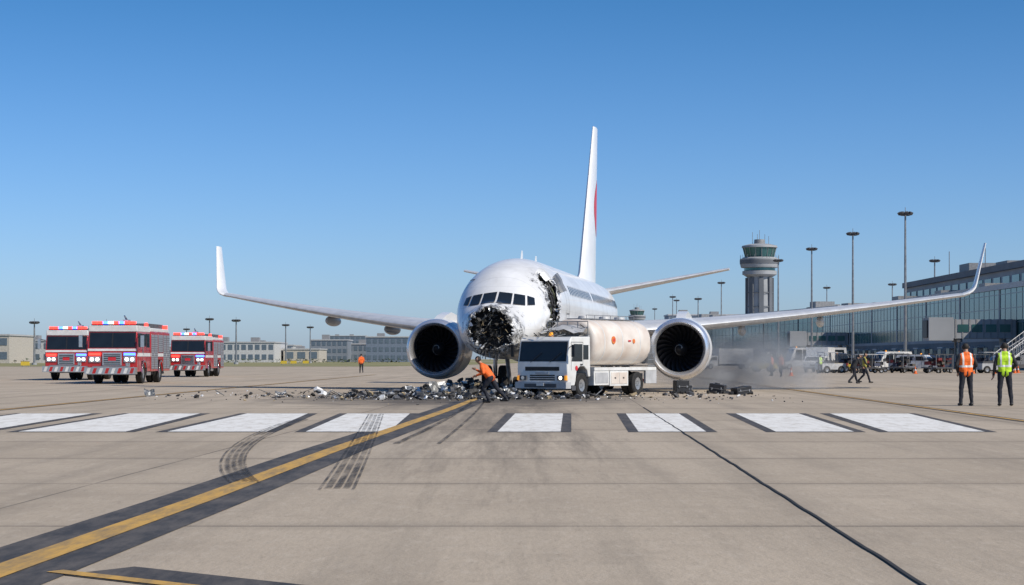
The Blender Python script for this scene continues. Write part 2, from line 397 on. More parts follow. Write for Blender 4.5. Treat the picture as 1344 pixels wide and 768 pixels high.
for (s0,ph0,w,l,sg) in((6.25,R(62),.7,.4,1),(5.0,R(42),.6,.3,-1)):
    P=[]
    for i in range(7):
        row=[]
        for j in range(6):
            ph=ph0+(j/5-.5)*w/2.; q=surf(s0-sg*l*.2+sg*.0,ph,1.); o=Vector((math.sin(ph),0,math.cos(ph)))
            t=i/6*1.5; row.append(q+o*(l*(1-math.cos(t)))*.9+Vector((0,-sg*l*math.sin(t),0))+o*.05*noise.noise(q*4))
        P.append(row)
    b.grid(P,white_paint)
for i in range(22):
    p=surf(rnd(.95,1.3),math.pi+rnd(-.7,.7),.98); q=p+Vector((rnd(-.12,.12),rnd(-.15,.1),-rnd(.08,.38)))
    b.cyl(p,q,rnd(.006,.02),None,random.choice([soot,torn,dark,dgrey]),5)
b.build('torn_skin',plane,smooth=False)
def front(y,z):
    lo,hi=.9,7.
    for _ in range(40):
        m=(lo+hi)/2; cz,rz,hw=sect(m)
        if (y/hw)**2+((z-cz)/rz)**2>1: lo=m
        else: hi=m
    return hi
def nrm(y,s,z):
    cz,rz,hw=sect(s)
    n=Vector((y/hw**2,0,(z-cz)/rz**2)).normalized()
    return (n+Vector((0,-.5,0))).normalized()
b=B()
def pane(cs,off,mat,n=8):
    (a,bb,c,d)=cs; P=[]
    for i in range(n+1):
        row=[]
        for j in range(n+1):
            u=i/n;v=j/n
            y=(1-u)*(1-v)*a[0]+u*(1-v)*bb[0]+u*v*c[0]+(1-u)*v*d[0]; z=(1-u)*(1-v)*a[1]+u*(1-v)*bb[1]+u*v*c[1]+(1-u)*v*d[1]
            s=front(y,z); row.append(Vector((y,s,z))+nrm(y,s,z)*off)
        P.append(row)
    b.grid(P,mat)
for sg in(1,-1):
    for cs in ([(.055,3.50),(.56,3.46),(.53,3.86),(.055,3.92)],[(.66,3.455),(1.05,3.42),(.98,3.79),(.62,3.85)],[(1.15,3.43),(1.36,3.45),(1.30,3.70),(1.08,3.78)]):
        cs=[(y*sg,z) for y,z in cs]
        cx=sum(c[0] for c in cs)/4;cz=sum(c[1] for c in cs)/4
        big=[(y+math.copysign(.016,y-cx),z+math.copysign(.018,z-cz)) for y,z in cs]
        pane(big,.018,framegrey); pane(cs,.030,glass)
b.build('cockpit_windows',plane,recalc=False,angle=80)
b=B()
def patch(s0,s1,z0,z1,off,mat,sg=1,n=4,rounded=False):
    P=[]
    for i in range(n+1):
        row=[]
        for j in range(n+1):
            u=i/n*2-1;v=j/n*2-1
            if rounded:
                u,v=u*math.sqrt(1-v*v*.38),v*math.sqrt(1-u*u*.38)
            s=(s0+s1)/2+(s1-s0)/2*u; z=(z0+z1)/2+(z1-z0)/2*v
            cz,rz,hw=sect(s); c=max(-1,min(1,(z-cz)/rz)); ph=math.acos(c)*sg
            row.append(surf(s,ph,1,off))
        P.append(row)
    b.grid(P,mat)
for sg in(1,-1):
    k=9.2
    while k<29.6:
        if not(17<k<17.5): 
            patch(k-.18,k+.18,3.98,4.44,.004,lgrey,sg,5,True); patch(k-.13,k+.13,4.02,4.40,.010,winglass,sg,5,True)
        k+=.53
def outline(s0,s1,z0,z1,sg,w=.035):
    patch(s0,s1,z0,z0+w,.012,framegrey,sg,6);patch(s0,s1,z1-w,z1,.012,framegrey,sg,6)
    patch(s0,s0+w,z0+w,z1-w,.012,framegrey,sg,12);patch(s1-w,s1,z0+w,z1-w,.012,framegrey,sg,12)
outline(7.3,8.15,2.75,4.75,1); outline(4.4,5.2,2.75,4.5,-1); outline(30,30.7,2.9,4.7,1)
patch(7.4,8.05,3.2,3.25,.02,grey,1)
b.build('cabin_windows_and_doors',plane,recalc=False)
def airfoil(n=14):
    up=[];lo=[]
    for i in range(n+1):
        x=(1-math.cos(math.pi*i/n))/2
        t=5*(.2969*math.sqrt(x)-.126*x-.3516*x*x+.2843*x**3-.1036*x**4)
        up.append((x,t)); lo.append((x,-t))
    return up[::-1]+lo[1:-1]
AF=airfoil()
def loft(b,secs,mat,lemat=None,cap=True):
    n=len(AF); o=len(b.v)
    for LE,ch,tc,up in secs:
        LE=Vector(LE);up=Vector(up).normalized()
        for x,t in AF: b.v.append(LE+Vector((0,ch*x,0))+up*(t*tc*ch+ (.02*ch*math.sin(math.pi*x))))
    for k in range(len(secs)-1):
        for i in range(n):
            x=(AF[i][0]+AF[(i+1)%n][0])/2
            b.f.append([o+k*n+i,o+k*n+(i+1)%n,o+(k+1)*n+(i+1)%n,o+(k+1)*n+i]); b.m.append(b.mi(lemat if(lemat and x<.09) else mat))
    if cap:
        b.f.append([o+(len(secs)-1)*n+i for i in range(n)]); b.m.append(b.mi(mat))
slat=M('slat_paint',(.70,.71,.72),.3,.35,.08,3)
def wing(sg,base,top,zt,ztop,name):
    b=B(); secs=[]
    z0=2.35; y0=1.2
    for i in range(17):
        t=i/16; y=y0+(base-.5-y0)*t
        LEs=12.3+(20.6-12.3)*t+ (.0 if t>.3 else -.9*(1-t/.3)**2)
        if t<.33: ch=8.0+(4.9-8.0)*(t/.33)
        else: ch=4.9+(2.0-4.9)*((t-.33)/.67)
        z=z0+(zt-z0)*(.72*t+.28*t*t)
        secs.append(((sg*y,LEs,z),ch,.13-.03*t,(0,0,1)))
    zl=secs[-1][0][2];
    H=ztop-zl; W=top-(base-.5)
    for i in range(1,12):
        t=i/11
        if t<.45:
            q=t/.45; y=base-.5+W*.62*math.sin(q*math.pi/2*.92); z=zl+H*.22*(1-math.cos(q*math.pi/2))
        else:
            q=(t-.45)/.55; y=base-.5+W*.62+ (W*.38)*q; z=zl+H*.22+H*.78*q
        ang=min(1,t/.45)*R(76)
        LEs=20.6+ .4*t+1.7*max(0,(t-.2)/.8); ch=2.0-1.15*t
        secs.append(((sg*y,LEs,z),ch,.10,(-sg*math.sin(ang),0,math.cos(ang))))
    loft(b,secs[:18],wing_grey,slat,False); loft(b,secs[17:],white_paint,None)
    for fy,l in ((.23,2.9),(.42,2.6),(.62,2.2)):
        t=fy; y=y0+(base-y0)*t; s=12.3+8.3*t; ch=4.9+(1.75-4.9)*max(0,(t-.33)/.67); z=z0+(zt-z0)*(.72*t+.28*t*t)
        b.sph((sg*y,s+ch*.75,z-.32),(.2,l*.62,.26),wing_grey,14,10)
    b.build(name,plane)
wing(-1,16.9,17.65,4.5,7.05,'starboard_wing'); wing(1,19.0,19.95,4.3,6.85,'port_wing')
b=B()
b.sph((.2,16.5,2.0),(2.3,5.2,.95),white_paint,36,18)
b.build('wing_body_fairing',plane)
b=B()
secs=[((0,27.4+0,5.3),8.3,.07,(1,0,0)),((0,28.9,5.9),6.7,.085,(1,0,0))]
for i in range(1,11):
    t=i/10; secs.append(((0,28.9+(34.8-28.9)*t,5.9+(14.25-5.9)*t),6.7+(2.1-6.7)*t,.085,(1,0,0)))
loft(b,secs,white_paint)
for sg,sp in((1,7.4),(-1,7.6)):
    loft(b,[((sg*(.3+(sp-.3)*t),32.6+4.0*t,4.9+1.5*t),4.3-2.7*t,.09,(0,0,1)) for t in[i/8 for i in range(9)]],wing_grey,slat)
for sg in(1,-1):
    P=[]
    for i in range(17):
        t=i/16; z=8.0+3.3*t; w=.95*math.sin(math.pi*min(1,t*1.05))**.7+.03; c=33.9+1.0*t-.5*math.sin(math.pi*t)
        row=[]
        for j in range(7):
            s=c+w*(j/6-.5)*2
            tt=(z-5.9)/8.35; le=28.9+5.9*tt; ch=6.7-4.6*tt; x=max(0,min(1,(s-le)/ch))
            th=5*(.2969*math.sqrt(x)-.126*x-.3516*x*x+.2843*x**3-.1036*x**4)*.085*ch
            row.append(Vector((sg*th+.02*ch*math.sin(math.pi*x)+sg*.012,s,z)))
        P.append(row)
    b.grid(P,redmark)
b.cyl((0,38,4.92),(0,38.35,4.95),.14,.1,dgrey,12)
for s in (8.5,12.5):
    b.add([(-.02,s,5.45),(.02,s,5.45),(.02,s+.5,5.45),(-.02,s+.5,5.45),(-.01,s+.28,5.86),(.01,s+.28,5.86),(.01,s+.45,5.86),(-.01,s+.45,5.86)],[(0,1,5,4),(1,2,6,5),(2,3,7,6),(3,0,4,7),(4,5,6,7)],white_paint)
b.build('tail_fin_and_stabilisers',plane)
titan=M('fan_blade_titanium',(.07,.07,.08),.35,.8,.15,6)
def engine(name,y,s,z):
    b=B(); c=(y,s,z)
    pr=[(.95,1.0),(.25,.985),(.08,1.03),(0,1.11),(.04,1.19),(.16,1.235),(.4,1.275),(1.1,1.32),(2.2,1.27),(3.2,1.08),(3.8,.92),(3.75,.86),(3.0,.8)]
    ms=[dgrey,lipmetal,lipmetal,lipmetal,lipmetal,lipmetal]+[white_paint]*4+[bare,dark]
    b.lathe(c,pr,white_paint,'Y',64,ms)
    b.lathe(c,[(3.0,.62),(4.2,.5),(4.75,.38),(4.7,.3),(4.4,.28),(5.3,.03)],bare,'Y',32)
    b.lathe(c,[(1.15,1.0),(1.15,.02)],dark,'Y',40)
    b.lathe(c,[(.55,.01),(.62,.1),(.8,.22),(1.0,.32),(1.1,.32)],blackp,'Y',32)
    for i in range(24):
        a=2*math.pi*i/24; P=[]
        for k in range(6):
            r=.3+.68*k/5; tw=R(25+38*k/5); w=.14+.06*k/5; aa=a+.25*(k/5)**2
            rad=Vector((math.cos(aa),0,math.sin(aa))); tan_=Vector((-math.sin(aa),0,math.cos(aa)))
            d=tan_*math.sin(tw)+Vector((0,1,0))*math.cos(tw)
            cc=Vector(c)+rad*r+Vector((0,.97,0)); P.append([cc-d*w/2,cc+tan_*.01,cc+d*w/2])
        b.grid(P,titan)
    P=[]
    for k in range(14):
        t=k/13; yy=.58+.3*t; rr=.06+.2*t**.8+.012; a=t*4.5
        P.append([Vector(c)+Vector((math.cos(a)*rr,yy-.012,math.sin(a)*rr)),Vector(c)+Vector((math.cos(a+.35)*rr,yy-.012,math.sin(a+.35)*rr))])
    b.grid(P,truckwhite)
    vs=[]
    for (ya,sa,za) in ((0,.9,1.28),(0,3.6,1.02),(0,5.2,.95),(0,5.5,1.45),(0,2.8,1.62),(0,1.6,1.45)):
        vs.append((y-.2,s+sa,z+za)); vs.append((y+.2,s+sa,z+za))
    n=6
    b.add(vs,[tuple(range(0,12,2)),tuple(range(11,0,-2))]+[(2*i,2*((i+1)%n),2*((i+1)%n)+1,2*i+1) for i in range(n)],white_paint)
    b.build(name,plane,angle=40,recalc=True)
engine('starboard_engine',-4.05,10.6,1.83); engine('port_engine',6.35,10.6,1.83)
b=B()
for y in(-2.7,3.0):
    b.cyl((y,18.3,2.3),(y,18.3,.56),.12,.09,bare,12)
    for dx in(-.38,.38): b.wheel((y+dx,18.3,.55),.55,.38)
    b.cyl((y-.4,18.3,.55),(y+.4,18.3,.55),.07,None,dgrey)
b.cyl((.05,4.6,1.5),(.15,4.9,.42),.09,.07,bare,12)
for dx in(-.2,.22): b.wheel((.15+dx,4.9,.35),.35,.2)
b.build('landing_gear',plane)

# ------------------------------------------------------------ debris
b=B()
def chunk(x,y,z,sz,mat):
    n=random.choice([5,6,7]); h=sz*rnd(.1,.6)
    m=Matrix.Translation((x,y,z))@Matrix.Rotation(rnd(0,6.28),4,'Z')@Matrix.Rotation(rnd(-.9,.9),4,'X')@Matrix.Rotation(rnd(-.6,.6),4,'Y')
    vs=[];
    rr=[rnd(.5,1.) for _ in range(n)]
    for k in(0,1):
        for i in range(n):
            a=2*math.pi*i/n; q=rr[i]*sz*(1 if k==0 else rnd(.6,1.)); vs.append(m@Vector((q*math.cos(a),q*math.sin(a)*.7,h*k+rnd(-.1,.1)*sz)))
    b.add(vs,[tuple(range(n))[::-1],tuple(range(n,2*n))]+[(i,(i+1)%n,n+(i+1)%n,n+i) for i in range(n)],mat)
debgrey=M('scorched_panel',(.16,.155,.15),.6,.2,.3,6)
dm=[white_paint,truckwhite,torn,soot,soot,soot,dgrey,blackp,tan,debgrey,debgrey,dark,soot,dgrey]
for i in range(3000):
    if i<2500:
        x=random.gauss(-2.0,2.4); y=random.gauss(67.4,2.4)
    else:
        x=rnd(-13,10); y=random.gauss(69,5)
    if y<55: continue
    near=math.exp(-((x+1)/3.)**2)
    sz=min(.26,random.expovariate(1/.042)+.015)*(1+.3*near)
    chunk(x,y,sz*.2+(rnd(0,.15)*near if 65<y<70 else 0),sz,random.choice(dm))
for i in range(420):
    a=rnd(0,6.28); r=abs(random.gauss(0,.8)); x=-1.5+r*math.cos(a)*2.6; y=69.0+r*math.sin(a)*1.0
    chunk(x,y,rnd(0,.62)*math.exp(-r*r*.9),rnd(.05,.22),random.choice(dm))
for i in range(26):
    scrap(Vector((random.gauss(-1.8,1.6),random.gauss(68,1.2),rnd(.1,.35))),rnd(.25,.6),random.choice([white_paint,truckwhite,torn,soot,debgrey,dgrey]))
for (x,y,l,w,rx,rz) in((-2.75,67.6,.75,.5,1.0,.6),(-2.1,67.0,.8,.3,.5,-.5),(-4.6,66.5,.5,.3,.2,.2),(-8.2,64.8,.4,.25,.4,.3),(-.2,66.2,.5,.3,.6,1.2),(-3.6,69.5,.9,.4,.5,.3),(-5.9,68.5,.6,.3,.3,2.),(-12.3,62,.35,.3,.9,.4)):
    P=[]
    for i in range(6):
        row=[]
        for j in range(5):
            q=Vector((l*(i/5-.5),w*(j/4-.5),.12*noise.noise(Vector((i*.8+x,j*.9,y)))+.12*(i/5-.5)**2*4*.5))
            q=Matrix.Rotation(rz,3,'Z')@Matrix.Rotation(rx,3,'X')@q; row.append(Vector((x,y,.12+w*.5*abs(math.sin(rx))))+q)
        P.append(row)
    b.grid(P,random.choice([white_paint,truckwhite,torn]))
for i in range(90):
    x=random.gauss(-2,3);y=random.gauss(67,2.5); a=rnd(0,6.28);l=rnd(.2,.8)
    b.cyl((x,y,.05),(x+l*math.cos(a),y+l*math.sin(a),rnd(.03,.3)),rnd(.008,.025),None,random.choice([soot,torn,dgrey]),6)
b.build('crash_debris',smooth=False)
def case(x,y,w,d,h,rz,ry=0):
    b=B(); b.box((0,0,h/2+.02),(w,d,h),blackp,ry=ry); b.box((0,-d/2-.01,h*.55),(w*.9,.03,.04),dgrey,ry=ry)
    b.box((0,0,h+.05),(w*.35,.05,.04),dgrey,ry=ry)
    for k in(-1,1): b.box((k*w*.3,-d/2-.02,h*.55),(.05,.03,.09),steel,ry=ry)
    for k in range(14): 
        a=rnd(0,6.28); b.box((math.cos(a)*w*.7,math.sin(a)*d*.7,.06),(rnd(.05,.18),rnd(.04,.15),rnd(.05,.14)),random.choice([blackp,dgrey,soot]),rnd(0,3),rnd(0,1))
    b.build('equipment_case',loc=(x,y,0),rot=rz,bevel=.015)
case(6.75,73,.55,.4,.52,.3); case(8.25,73.4,.62,.45,.36,-.3,.15); case(8.95,71.4,.75,.4,.28,.6,-.12); case(7.1,74.3,.4,.3,.3,1.)

# ------------------------------------------------------------ fuel truck
def fuel_truck():
    t=empty('fuel_tanker_truck',(1.12,67.0,0),R(-33),.98)
    b=B(); W=1.1
    def prism(pts,x0,x1,mat):
        n=len(pts); vs=[(x0,y,z) for y,z in pts]+[(x1,y,z) for y,z in pts]
        b.add(vs,[tuple(range(n)),tuple(range(2*n-1,n-1,-1))]+[(i,(i+1)%n,n+(i+1)%n,n+i) for i in range(n)],mat)
    prism([(.0,.42),(-.03,1.2),(.16,2.12),(.3,2.25),(1.62,2.27),(1.66,.75),(1.5,.75),(1.42,1.0),(1.2,1.14),(.9,1.14),(.66,1.0),(.58,.6),(.5,.42)],-W,W,truckwhite)
    b.bx(-W+.1,W-.1,.6,1.7,.45,.9,blackp)
    b.build('cab',t,bevel=.03,angle=30)
    b=B()
    def fq(x0,x1,z0,z1,off,mat):
        f=lambda z:(-.03+(z-1.2)/.92*.19)-off if z>1.2 else (-.03*(z-.42)/.78)-off
        b.add([(x0,f(z0),z0),(x1,f(z0),z0),(x1,f(z1),z1),(x0,f(z1),z1)],[(0,1,2,3)],mat)
    fq(-W+.07,W-.07,1.33,2.08,.006,blackp); fq(-W+.12,W-.12,1.37,2.03,.014,glass)
    fq(-.75,.75,.98,1.13,.008,blackp)
    for z in(.62,.70,.78): fq(-.55,.55,z,z+.05,.01,blackp)
    b.bx(-.3,.3,-.05,-.035,.86,.93,lgrey)
    b.bx(-.16,.16,-.19,-.175,.42,.53,truckwhite); 
    b.bx(-W-.02,W+.02,-.16,.2,.32,.56,lgrey)
    b.bx(-.7,.7,-.175,-.16,.36,.50,dgrey)
    for k in(-1,1):
        b.bx(k*.68,k*.98,-.08,.0,.63,.80,dgrey); b.cyl((k*.83,-.09,.715),(k*.83,-.03,.715),.07,.08,lampwhite if k>0 else chrome,14)
        b.bx(k*1.0,k*1.09,-.07,-.0,.63,.80,amber)
        b.cyl((k*W,.12,1.85),(k*(W+.26),.02,1.95),.015,None,blackp,6); b.bx(k*(W+.18),k*(W+.3),-.02,.04,1.5,1.95,blackp)
        x=k*(W+.008)
        b.add([(x,.28,1.33),(x,1.05,1.33),(x,1.05,1.98),(x,.42,1.98)],[(0,1,2,3)],glass)
        b.add([(x,1.13,1.4),(x,1.5,1.4),(x,1.5,1.95),(x,1.13,1.95)],[(0,1,2,3)],glass)
        x=k*(W+.005)
        for (ya,yb,za,zb) in((.24,.26,1.0,2.05),(1.09,1.11,1.16,2.05),(.24,1.11,2.04,2.06)): b.add([(x,ya,za),(x,yb,za),(x,yb,zb),(x,ya,zb)],[(0,1,2,3)],dgrey)
        b.bx(x,x+k*.03,.9,1.04,1.2,1.24,blackp)
        b.cyl((x,.62,1.08),(x+k*.012,.62,1.08),.09,None,redmark,16)
        b.bx(k*(W-.25),k*(W+.02),.25,.55,.25,.42,dgrey)
    b.wheel((-.9,1.05,.44),.44,.28); b.wheel((.96,1.05,.44),.44,.28)
    for x in(-.98,-.68,.68,.98): b.wheel((x,5.35,.46),.46,.26)
    b.cyl((-.95,1.05,.44),(.95,1.05,.44),.07,None,dgrey); b.cyl((-.95,5.35,.46),(.95,5.35,.46),.09,None,dgrey)
    for x in(-.5,.35): b.cyl((x,-.06,1.3),(x+.45,-.0,1.66),.012,None,blackp,5)
    b.cyl((0,.6,2.27),(0,.6,2.42),.09,.07,amber,14)
    for i in range(26):
        p=Vector((rnd(-.9,.3),rnd(.1,1.2),2.28)); b.cyl(p,p+Vector((rnd(-.3,.3),rnd(-.3,.3),rnd(.0,.2))),rnd(.008,.02),None,random.choice([torn,soot,dgrey]),5)
    b.build('cab_fittings',t,recalc=True,angle=30)
    b=B()
    b.bx(-.45,.45,.5,6.9,.62,.85,dgrey)
    b.bx(-1.1,1.1,1.95,6.85,.98,1.10,truckwhite)
    n=40; prof=[(2.12,.02),(2.02,.5),(2.0,.86),(2.08,.97),(2.2,1.),(6.3,1.),(6.43,.97),(6.51,.86),(6.49,.5),(6.4,.02)]
    vs=[]
    for y,k in prof:
        for i in range(n):
            a=2*math.pi*i/n; ca=math.cos(a);sa=math.sin(a)
            e=.8; vs.append((1.1*k*math.copysign(abs(ca)**e,ca),y,2.05+.90*k*math.copysign(abs(sa)**e,sa)))
    b.add(vs,[(j*n+i,j*n+(i+1)%n,(j+1)*n+(i+1)%n,(j+1)*n+i) for j in range(len(prof)-1) for i in range(n)],tankcream)
    for y in(2.75,4.15,5.55):
        vs=[]
        for yy,k in((y-.03,1.0),(y-.02,1.012),(y+.02,1.012),(y+.03,1.0)):
            for i in range(n):
                a=2*math.pi*i/n; ca=math.cos(a);sa=math.sin(a); vs.append((1.1*k*math.copysign(abs(ca)**.8,ca),yy,2.05+.90*k*math.copysign(abs(sa)**.8,sa)))
        b.add(vs,[(j*n+i,j*n+(i+1)%n,(j+1)*n+(i+1)%n,(j+1)*n+i) for j in range(3) for i in range(n)],truckwhite)
    b.build('tank',t,angle=50)
    b=B()
    b.cyl((1.09,3.4,2.15),(1.125,3.4,2.15),.15,None,orangeb,20); b.cyl((1.1,3.4,2.15),(1.130,3.4,2.15),.07,None,redmark,20)
    b.cyl((1.09,5.0,2.12),(1.125,5.0,2.12),.09,None,orangeb,16); b.bx(1.11,1.125,4.55,4.75,2.1,2.16,redmark)
    b.bx(-.35,.35,2.3,6.2,2.95,2.99,steel)
    for y in(3.,4.6,5.8): b.cyl((0,y,2.98),(0,y,3.09),.24,.2,lgrey,18)
    for y in [2.4+i*.62 for i in range(7)]: 
        b.cyl((.48,y,2.92),(.48,y,3.11),.014,None,steel,6)
    b.cyl((.48,2.4,3.11),(.48,6.1,3.11),.014,None,steel,6)
    for k in(-1,1):
        b.bx(k*.55,k*1.08,1.95,3.1,.42,.975,truckwhite); b.bx(k*.55,k*1.08,3.15,4.6,.38,.975,truckwhite)
        b.bx(k*1.08,k*1.095,2.05,3.0,.5,.9,lgrey); b.bx(k*1.08,k*1.095,3.25,3.85,.46,.9,tankcream); b.bx(k*1.08,k*1.095,3.9,4.5,.46,.9,tankcream)
        b.bx(k*1.095,k*1.11,3.5,3.6,.66,.72,dgrey);b.bx(k*1.095,k*1.11,4.15,4.25,.66,.72,dgrey)
        b.bx(k*.5,k*1.1,4.72,5.98,.94,.98,dgrey)
        b.bx(k*1.0,k*1.09,6.0,6.9,.45,.975,lgrey)
    for i in range(7): b.cyl((1.02,6.32+.09*i,1.1),(1.02,6.32+.09*i,1.95),.015,None,steel,6)
    for z in(1.15,1.4,1.65,1.95): b.cyl((1.02,6.3,z),(1.02,6.9,z),.018,None,steel,6); b.cyl((-1.02,6.9,z),(1.02,6.9,z),.018,None,steel,6)
    b.lathe((0,6.75,1.45),[(-.6,.05),(-.6,.22),(-.52,.22),(-.5,.15),(.5,.15),(.52,.22),(.6,.22),(.6,.05)],dgrey,'X',24)
    b.bx(-.9,.9,6.95,7.0,.5,.62,redmark)
    b.bx(-.95,.95,1.72,1.9,.8,2.35,grey)
    for i in range(5): b.cyl((-.9+i*.45,1.8,2.3),(-.9+i*.45,1.8,2.85),.02,None,steel,6)
    b.cyl((-.9,1.8,2.85),(.9,1.8,2.85),.02,None,steel,6); b.cyl((-.9,1.8,2.6),(.9,1.8,2.6),.015,None,steel,6)
    P=[]
    for i in range(9):
        row=[]
        for j in range(7):
            x=-.9+1.75*i/8; y=1.2+.75*j/6; row.append(Vector((x,y,2.5+.22*j/6+.12*noise.noise(Vector((x*2.2,y*3,5)))-.1*abs(x))))
        P.append(row)
    b.grid(P,lgrey)
    for i in range(46):
        p=Vector((rnd(-.9,1),rnd(1.4,2.0),rnd(2.3,2.6))); b.cyl(p,p+Vector((rnd(-.3,.3),rnd(-.25,.25),rnd(-.1,.25))),rnd(.008,.022),None,random.choice([torn,soot,dgrey,lgrey]),5)
    b.build('fuel_equipment',t,bevel=.008)
fuel_truck()

# ------------------------------------------------------------ fire engines
def fire_engine(x,y,L=9.,rot=0,sc=1.):
    t=empty('fire_engine',(x,y,0),rot,sc); b=B(); W=1.28
    b.bx(-1.0,1.0,-.1,L-.2,.45,.72,dgrey)
    b.bx(-W,W,0,1.15,.62,1.75,red); b.bx(-W,W,1.15,2.35,1.18,1.75,red); b.bx(-W,W,2.35,3.5,.62,1.75,red)
    b.bx(-W+.15,W-.15,1.1,2.4,.6,1.2,blackp)
    vs=[(-W,.0,1.75),(W,.0,1.75),(W,3.5,1.75),(-W,3.5,1.75),(-W+.04,.22,2.85),(W-.04,.22,2.85),(W-.04,3.5,2.85),(-W+.04,3.5,2.85)]
    b.add(vs,[(0,3,2,1),(4,5,6,7),(0,1,5,4),(1,2,6,5),(2,3,7,6),(3,0,4,7)],red)
    b.bx(-W+.02,W-.02,.15,3.55,2.70,3.02,truckwhite)
    b.bx(-W,W,3.62,5.6,.62,2.75,red); b.bx(-W,W,5.6,7.0,1.25,2.75,red); b.bx(-W,W,7.0,L,.62,2.75,red); b.bx(-W+.2,W-.2,5.5,7.1,.6,1.3,blackp)
    b.bx(-W+.05,W-.05,3.7,L-.05,2.752,2.95,truckwhite)
    b.build('bodywork',t,bevel=.03,angle=30)
    b=B()
    f=lambda z:.0+(z-1.75)/1.1*.22
    def fq(x0,x1,z0,z1,off,mat): b.add([(x0,f(z0)-off,z0),(x1,f(z0)-off,z0),(x1,f(z1)-off,z1),(x0,f(z1)-off,z1)],[(0,1,2,3)],mat)
    fq(-W+.08,W-.08,1.86,2.66,.006,blackp); fq(-W+.14,-.04,1.91,2.61,.014,glass); fq(.04,W-.14,1.91,2.61,.014,glass)
    fq(-W+.02,W-.02,1.70,1.82,.010,truckwhite)
    b.bx(-.5,.5,-.06,.0,.95,1.62,chrome)
    for i in range(6): b.bx(-.43,.43,-.075,-.06,1.0+i*.095,1.05+i*.095,blackp)
    b.bx(-.2,.2,-.09,-.075,1.2,1.38,redmark) 
    for k in(-1,1):
        b.bx(k*.6,k*1.2,-.05,0,1.12,1.42,chrome)
        for xx in(.76,1.04): b.cyl((k*xx,-.075,1.27),(k*xx,-.04,1.27),.1,None,lampwhite,16)
        b.bx(k*.6,k*1.2,-.05,0,1.47,1.6,lampred if k<0 else lampblue)
    b.bx(-W-.02,W+.02,-.6,-.02,.5,.86,chrome)
    for i in range(8):
        x0=-W+.05+i*.32; b.add([(x0,-.612,.54),(x0+.16,-.612,.54),(x0+.26,-.612,.82),(x0+.1,-.612,.82)],[(0,1,2,3)],red if i%2 else truckwhite)
    b.bx(-.9,.9,-.55,-.1,.86,.92,steel)
    b.cyl((.9,-.45,.9),(.9,-.45,1.08),.12,.12,chrome,14)
    b.bx(-1.15,1.15,.35,.75,3.03,3.1,blackp)
    cols=[lampred,lampred,lampblue,lampwhite,lampred,lampblue,lampred,lampred]
    for i,cmat in enumerate(cols): b.bx(-1.12+i*.28,-1.12+i*.28+.24,.36,.74,3.1,3.24,cmat)
    for k in(-1,1):
        b.cyl((k*1.15,3.0,3.02),(k*1.15,3.0,3.2),.1,.09,lampred,12)
        b.cyl((k*W,.1,2.4),(k*(W+.32),-.15,2.5),.02,None,blackp,6); b.bx(k*(W+.22),k*(W+.4),-.2,-.1,1.9,2.5,chrome)
        x=k*(W+.006)
        for(ya,yb)in((.35,1.25),(2.45,3.25)):
            b.bx(x-k*.03,x,ya,yb,1.9,2.62,glass)
        b.bx(x-k*.03,x,1.45,2.3,1.95,2.6,glass)
        for yy in(.3,1.32,2.38,3.32): b.bx(x,x+k*.004,yy,yy+.025,.75,2.7,dgrey)
        b.bx(x,x+k*.006,0.02,3.48,1.42,1.60,truckwhite); b.bx(x,x+k*.006,3.64,L-.02,1.42,1.60,truckwhite)
        b.bx(x,x+k*.05,1.4,1.44,1.5,2.3,chrome)
        for(ya,yb,za) in((3.72,4.55,.75),(4.65,5.5,.75),(5.65,6.95,1.65),(7.08,7.95,.75),(8.05,L-.1,.75)):
            b.bx(x,x+k*.012,ya,yb,za,2.6,shutter)
            for q in range(int((2.6-za)/.12)): b.bx(x+k*.012,x+k*.018,ya,yb,za+q*.12,za+q*.12+.02,dgrey)
        for yy in(1.75,6.3):
            P=[]
            for i in range(13):
                a=math.pi*i/12; P.append([Vector((x,yy+.66*math.cos(a),.56+.66*math.sin(a))),Vector((x+k*.05,yy+.66*math.cos(a),.56+.66*math.sin(a))),Vector((x+k*.05,yy+.58*math.cos(a),.56+.58*math.sin(a)))])
            b.grid(P,chrome)
        b.wheel((k*1.1,1.75,.54),.54,.34); b.wheel((k*1.08,6.3,.54),.54,.36); b.wheel((k*.7,6.3,.54),.54,.3)
        b.bx(k*.9,k*1.3,2.4,3.5,.42,.6,chrome)
    for z in(3.12,):
        for xx in(-.9,-.5): b.cyl((xx,3.9,z),(xx,L-.2,z),.03,None,shutter,8)
        for i in range(14): b.cyl((-.9,4.+i*.34,z),(-.5,4.+i*.34,z),.02,None,shutter,6)
    b.bx(.1,1.0,4.2,L-.6,2.95,3.2,dgrey); b.bx(-.3,.0,4.0,4.5,2.95,3.4,chrome)
    b.cyl((-.15,4.3,3.4),(-.15,3.7,3.6),.06,.04,chrome,10)
    for k in(-1,1): b.bx(k*.9,k*1.2,L-.5,L-.2,2.95,3.15,lampred)
    b.build('fittings',t,bevel=.006,angle=30)
fire_engine(-22.3,102,9.,0,1.08); fire_engine(-29.0,119,9.,0,1.08); fire_engine(-25.0,141,8.6,0,1.05)

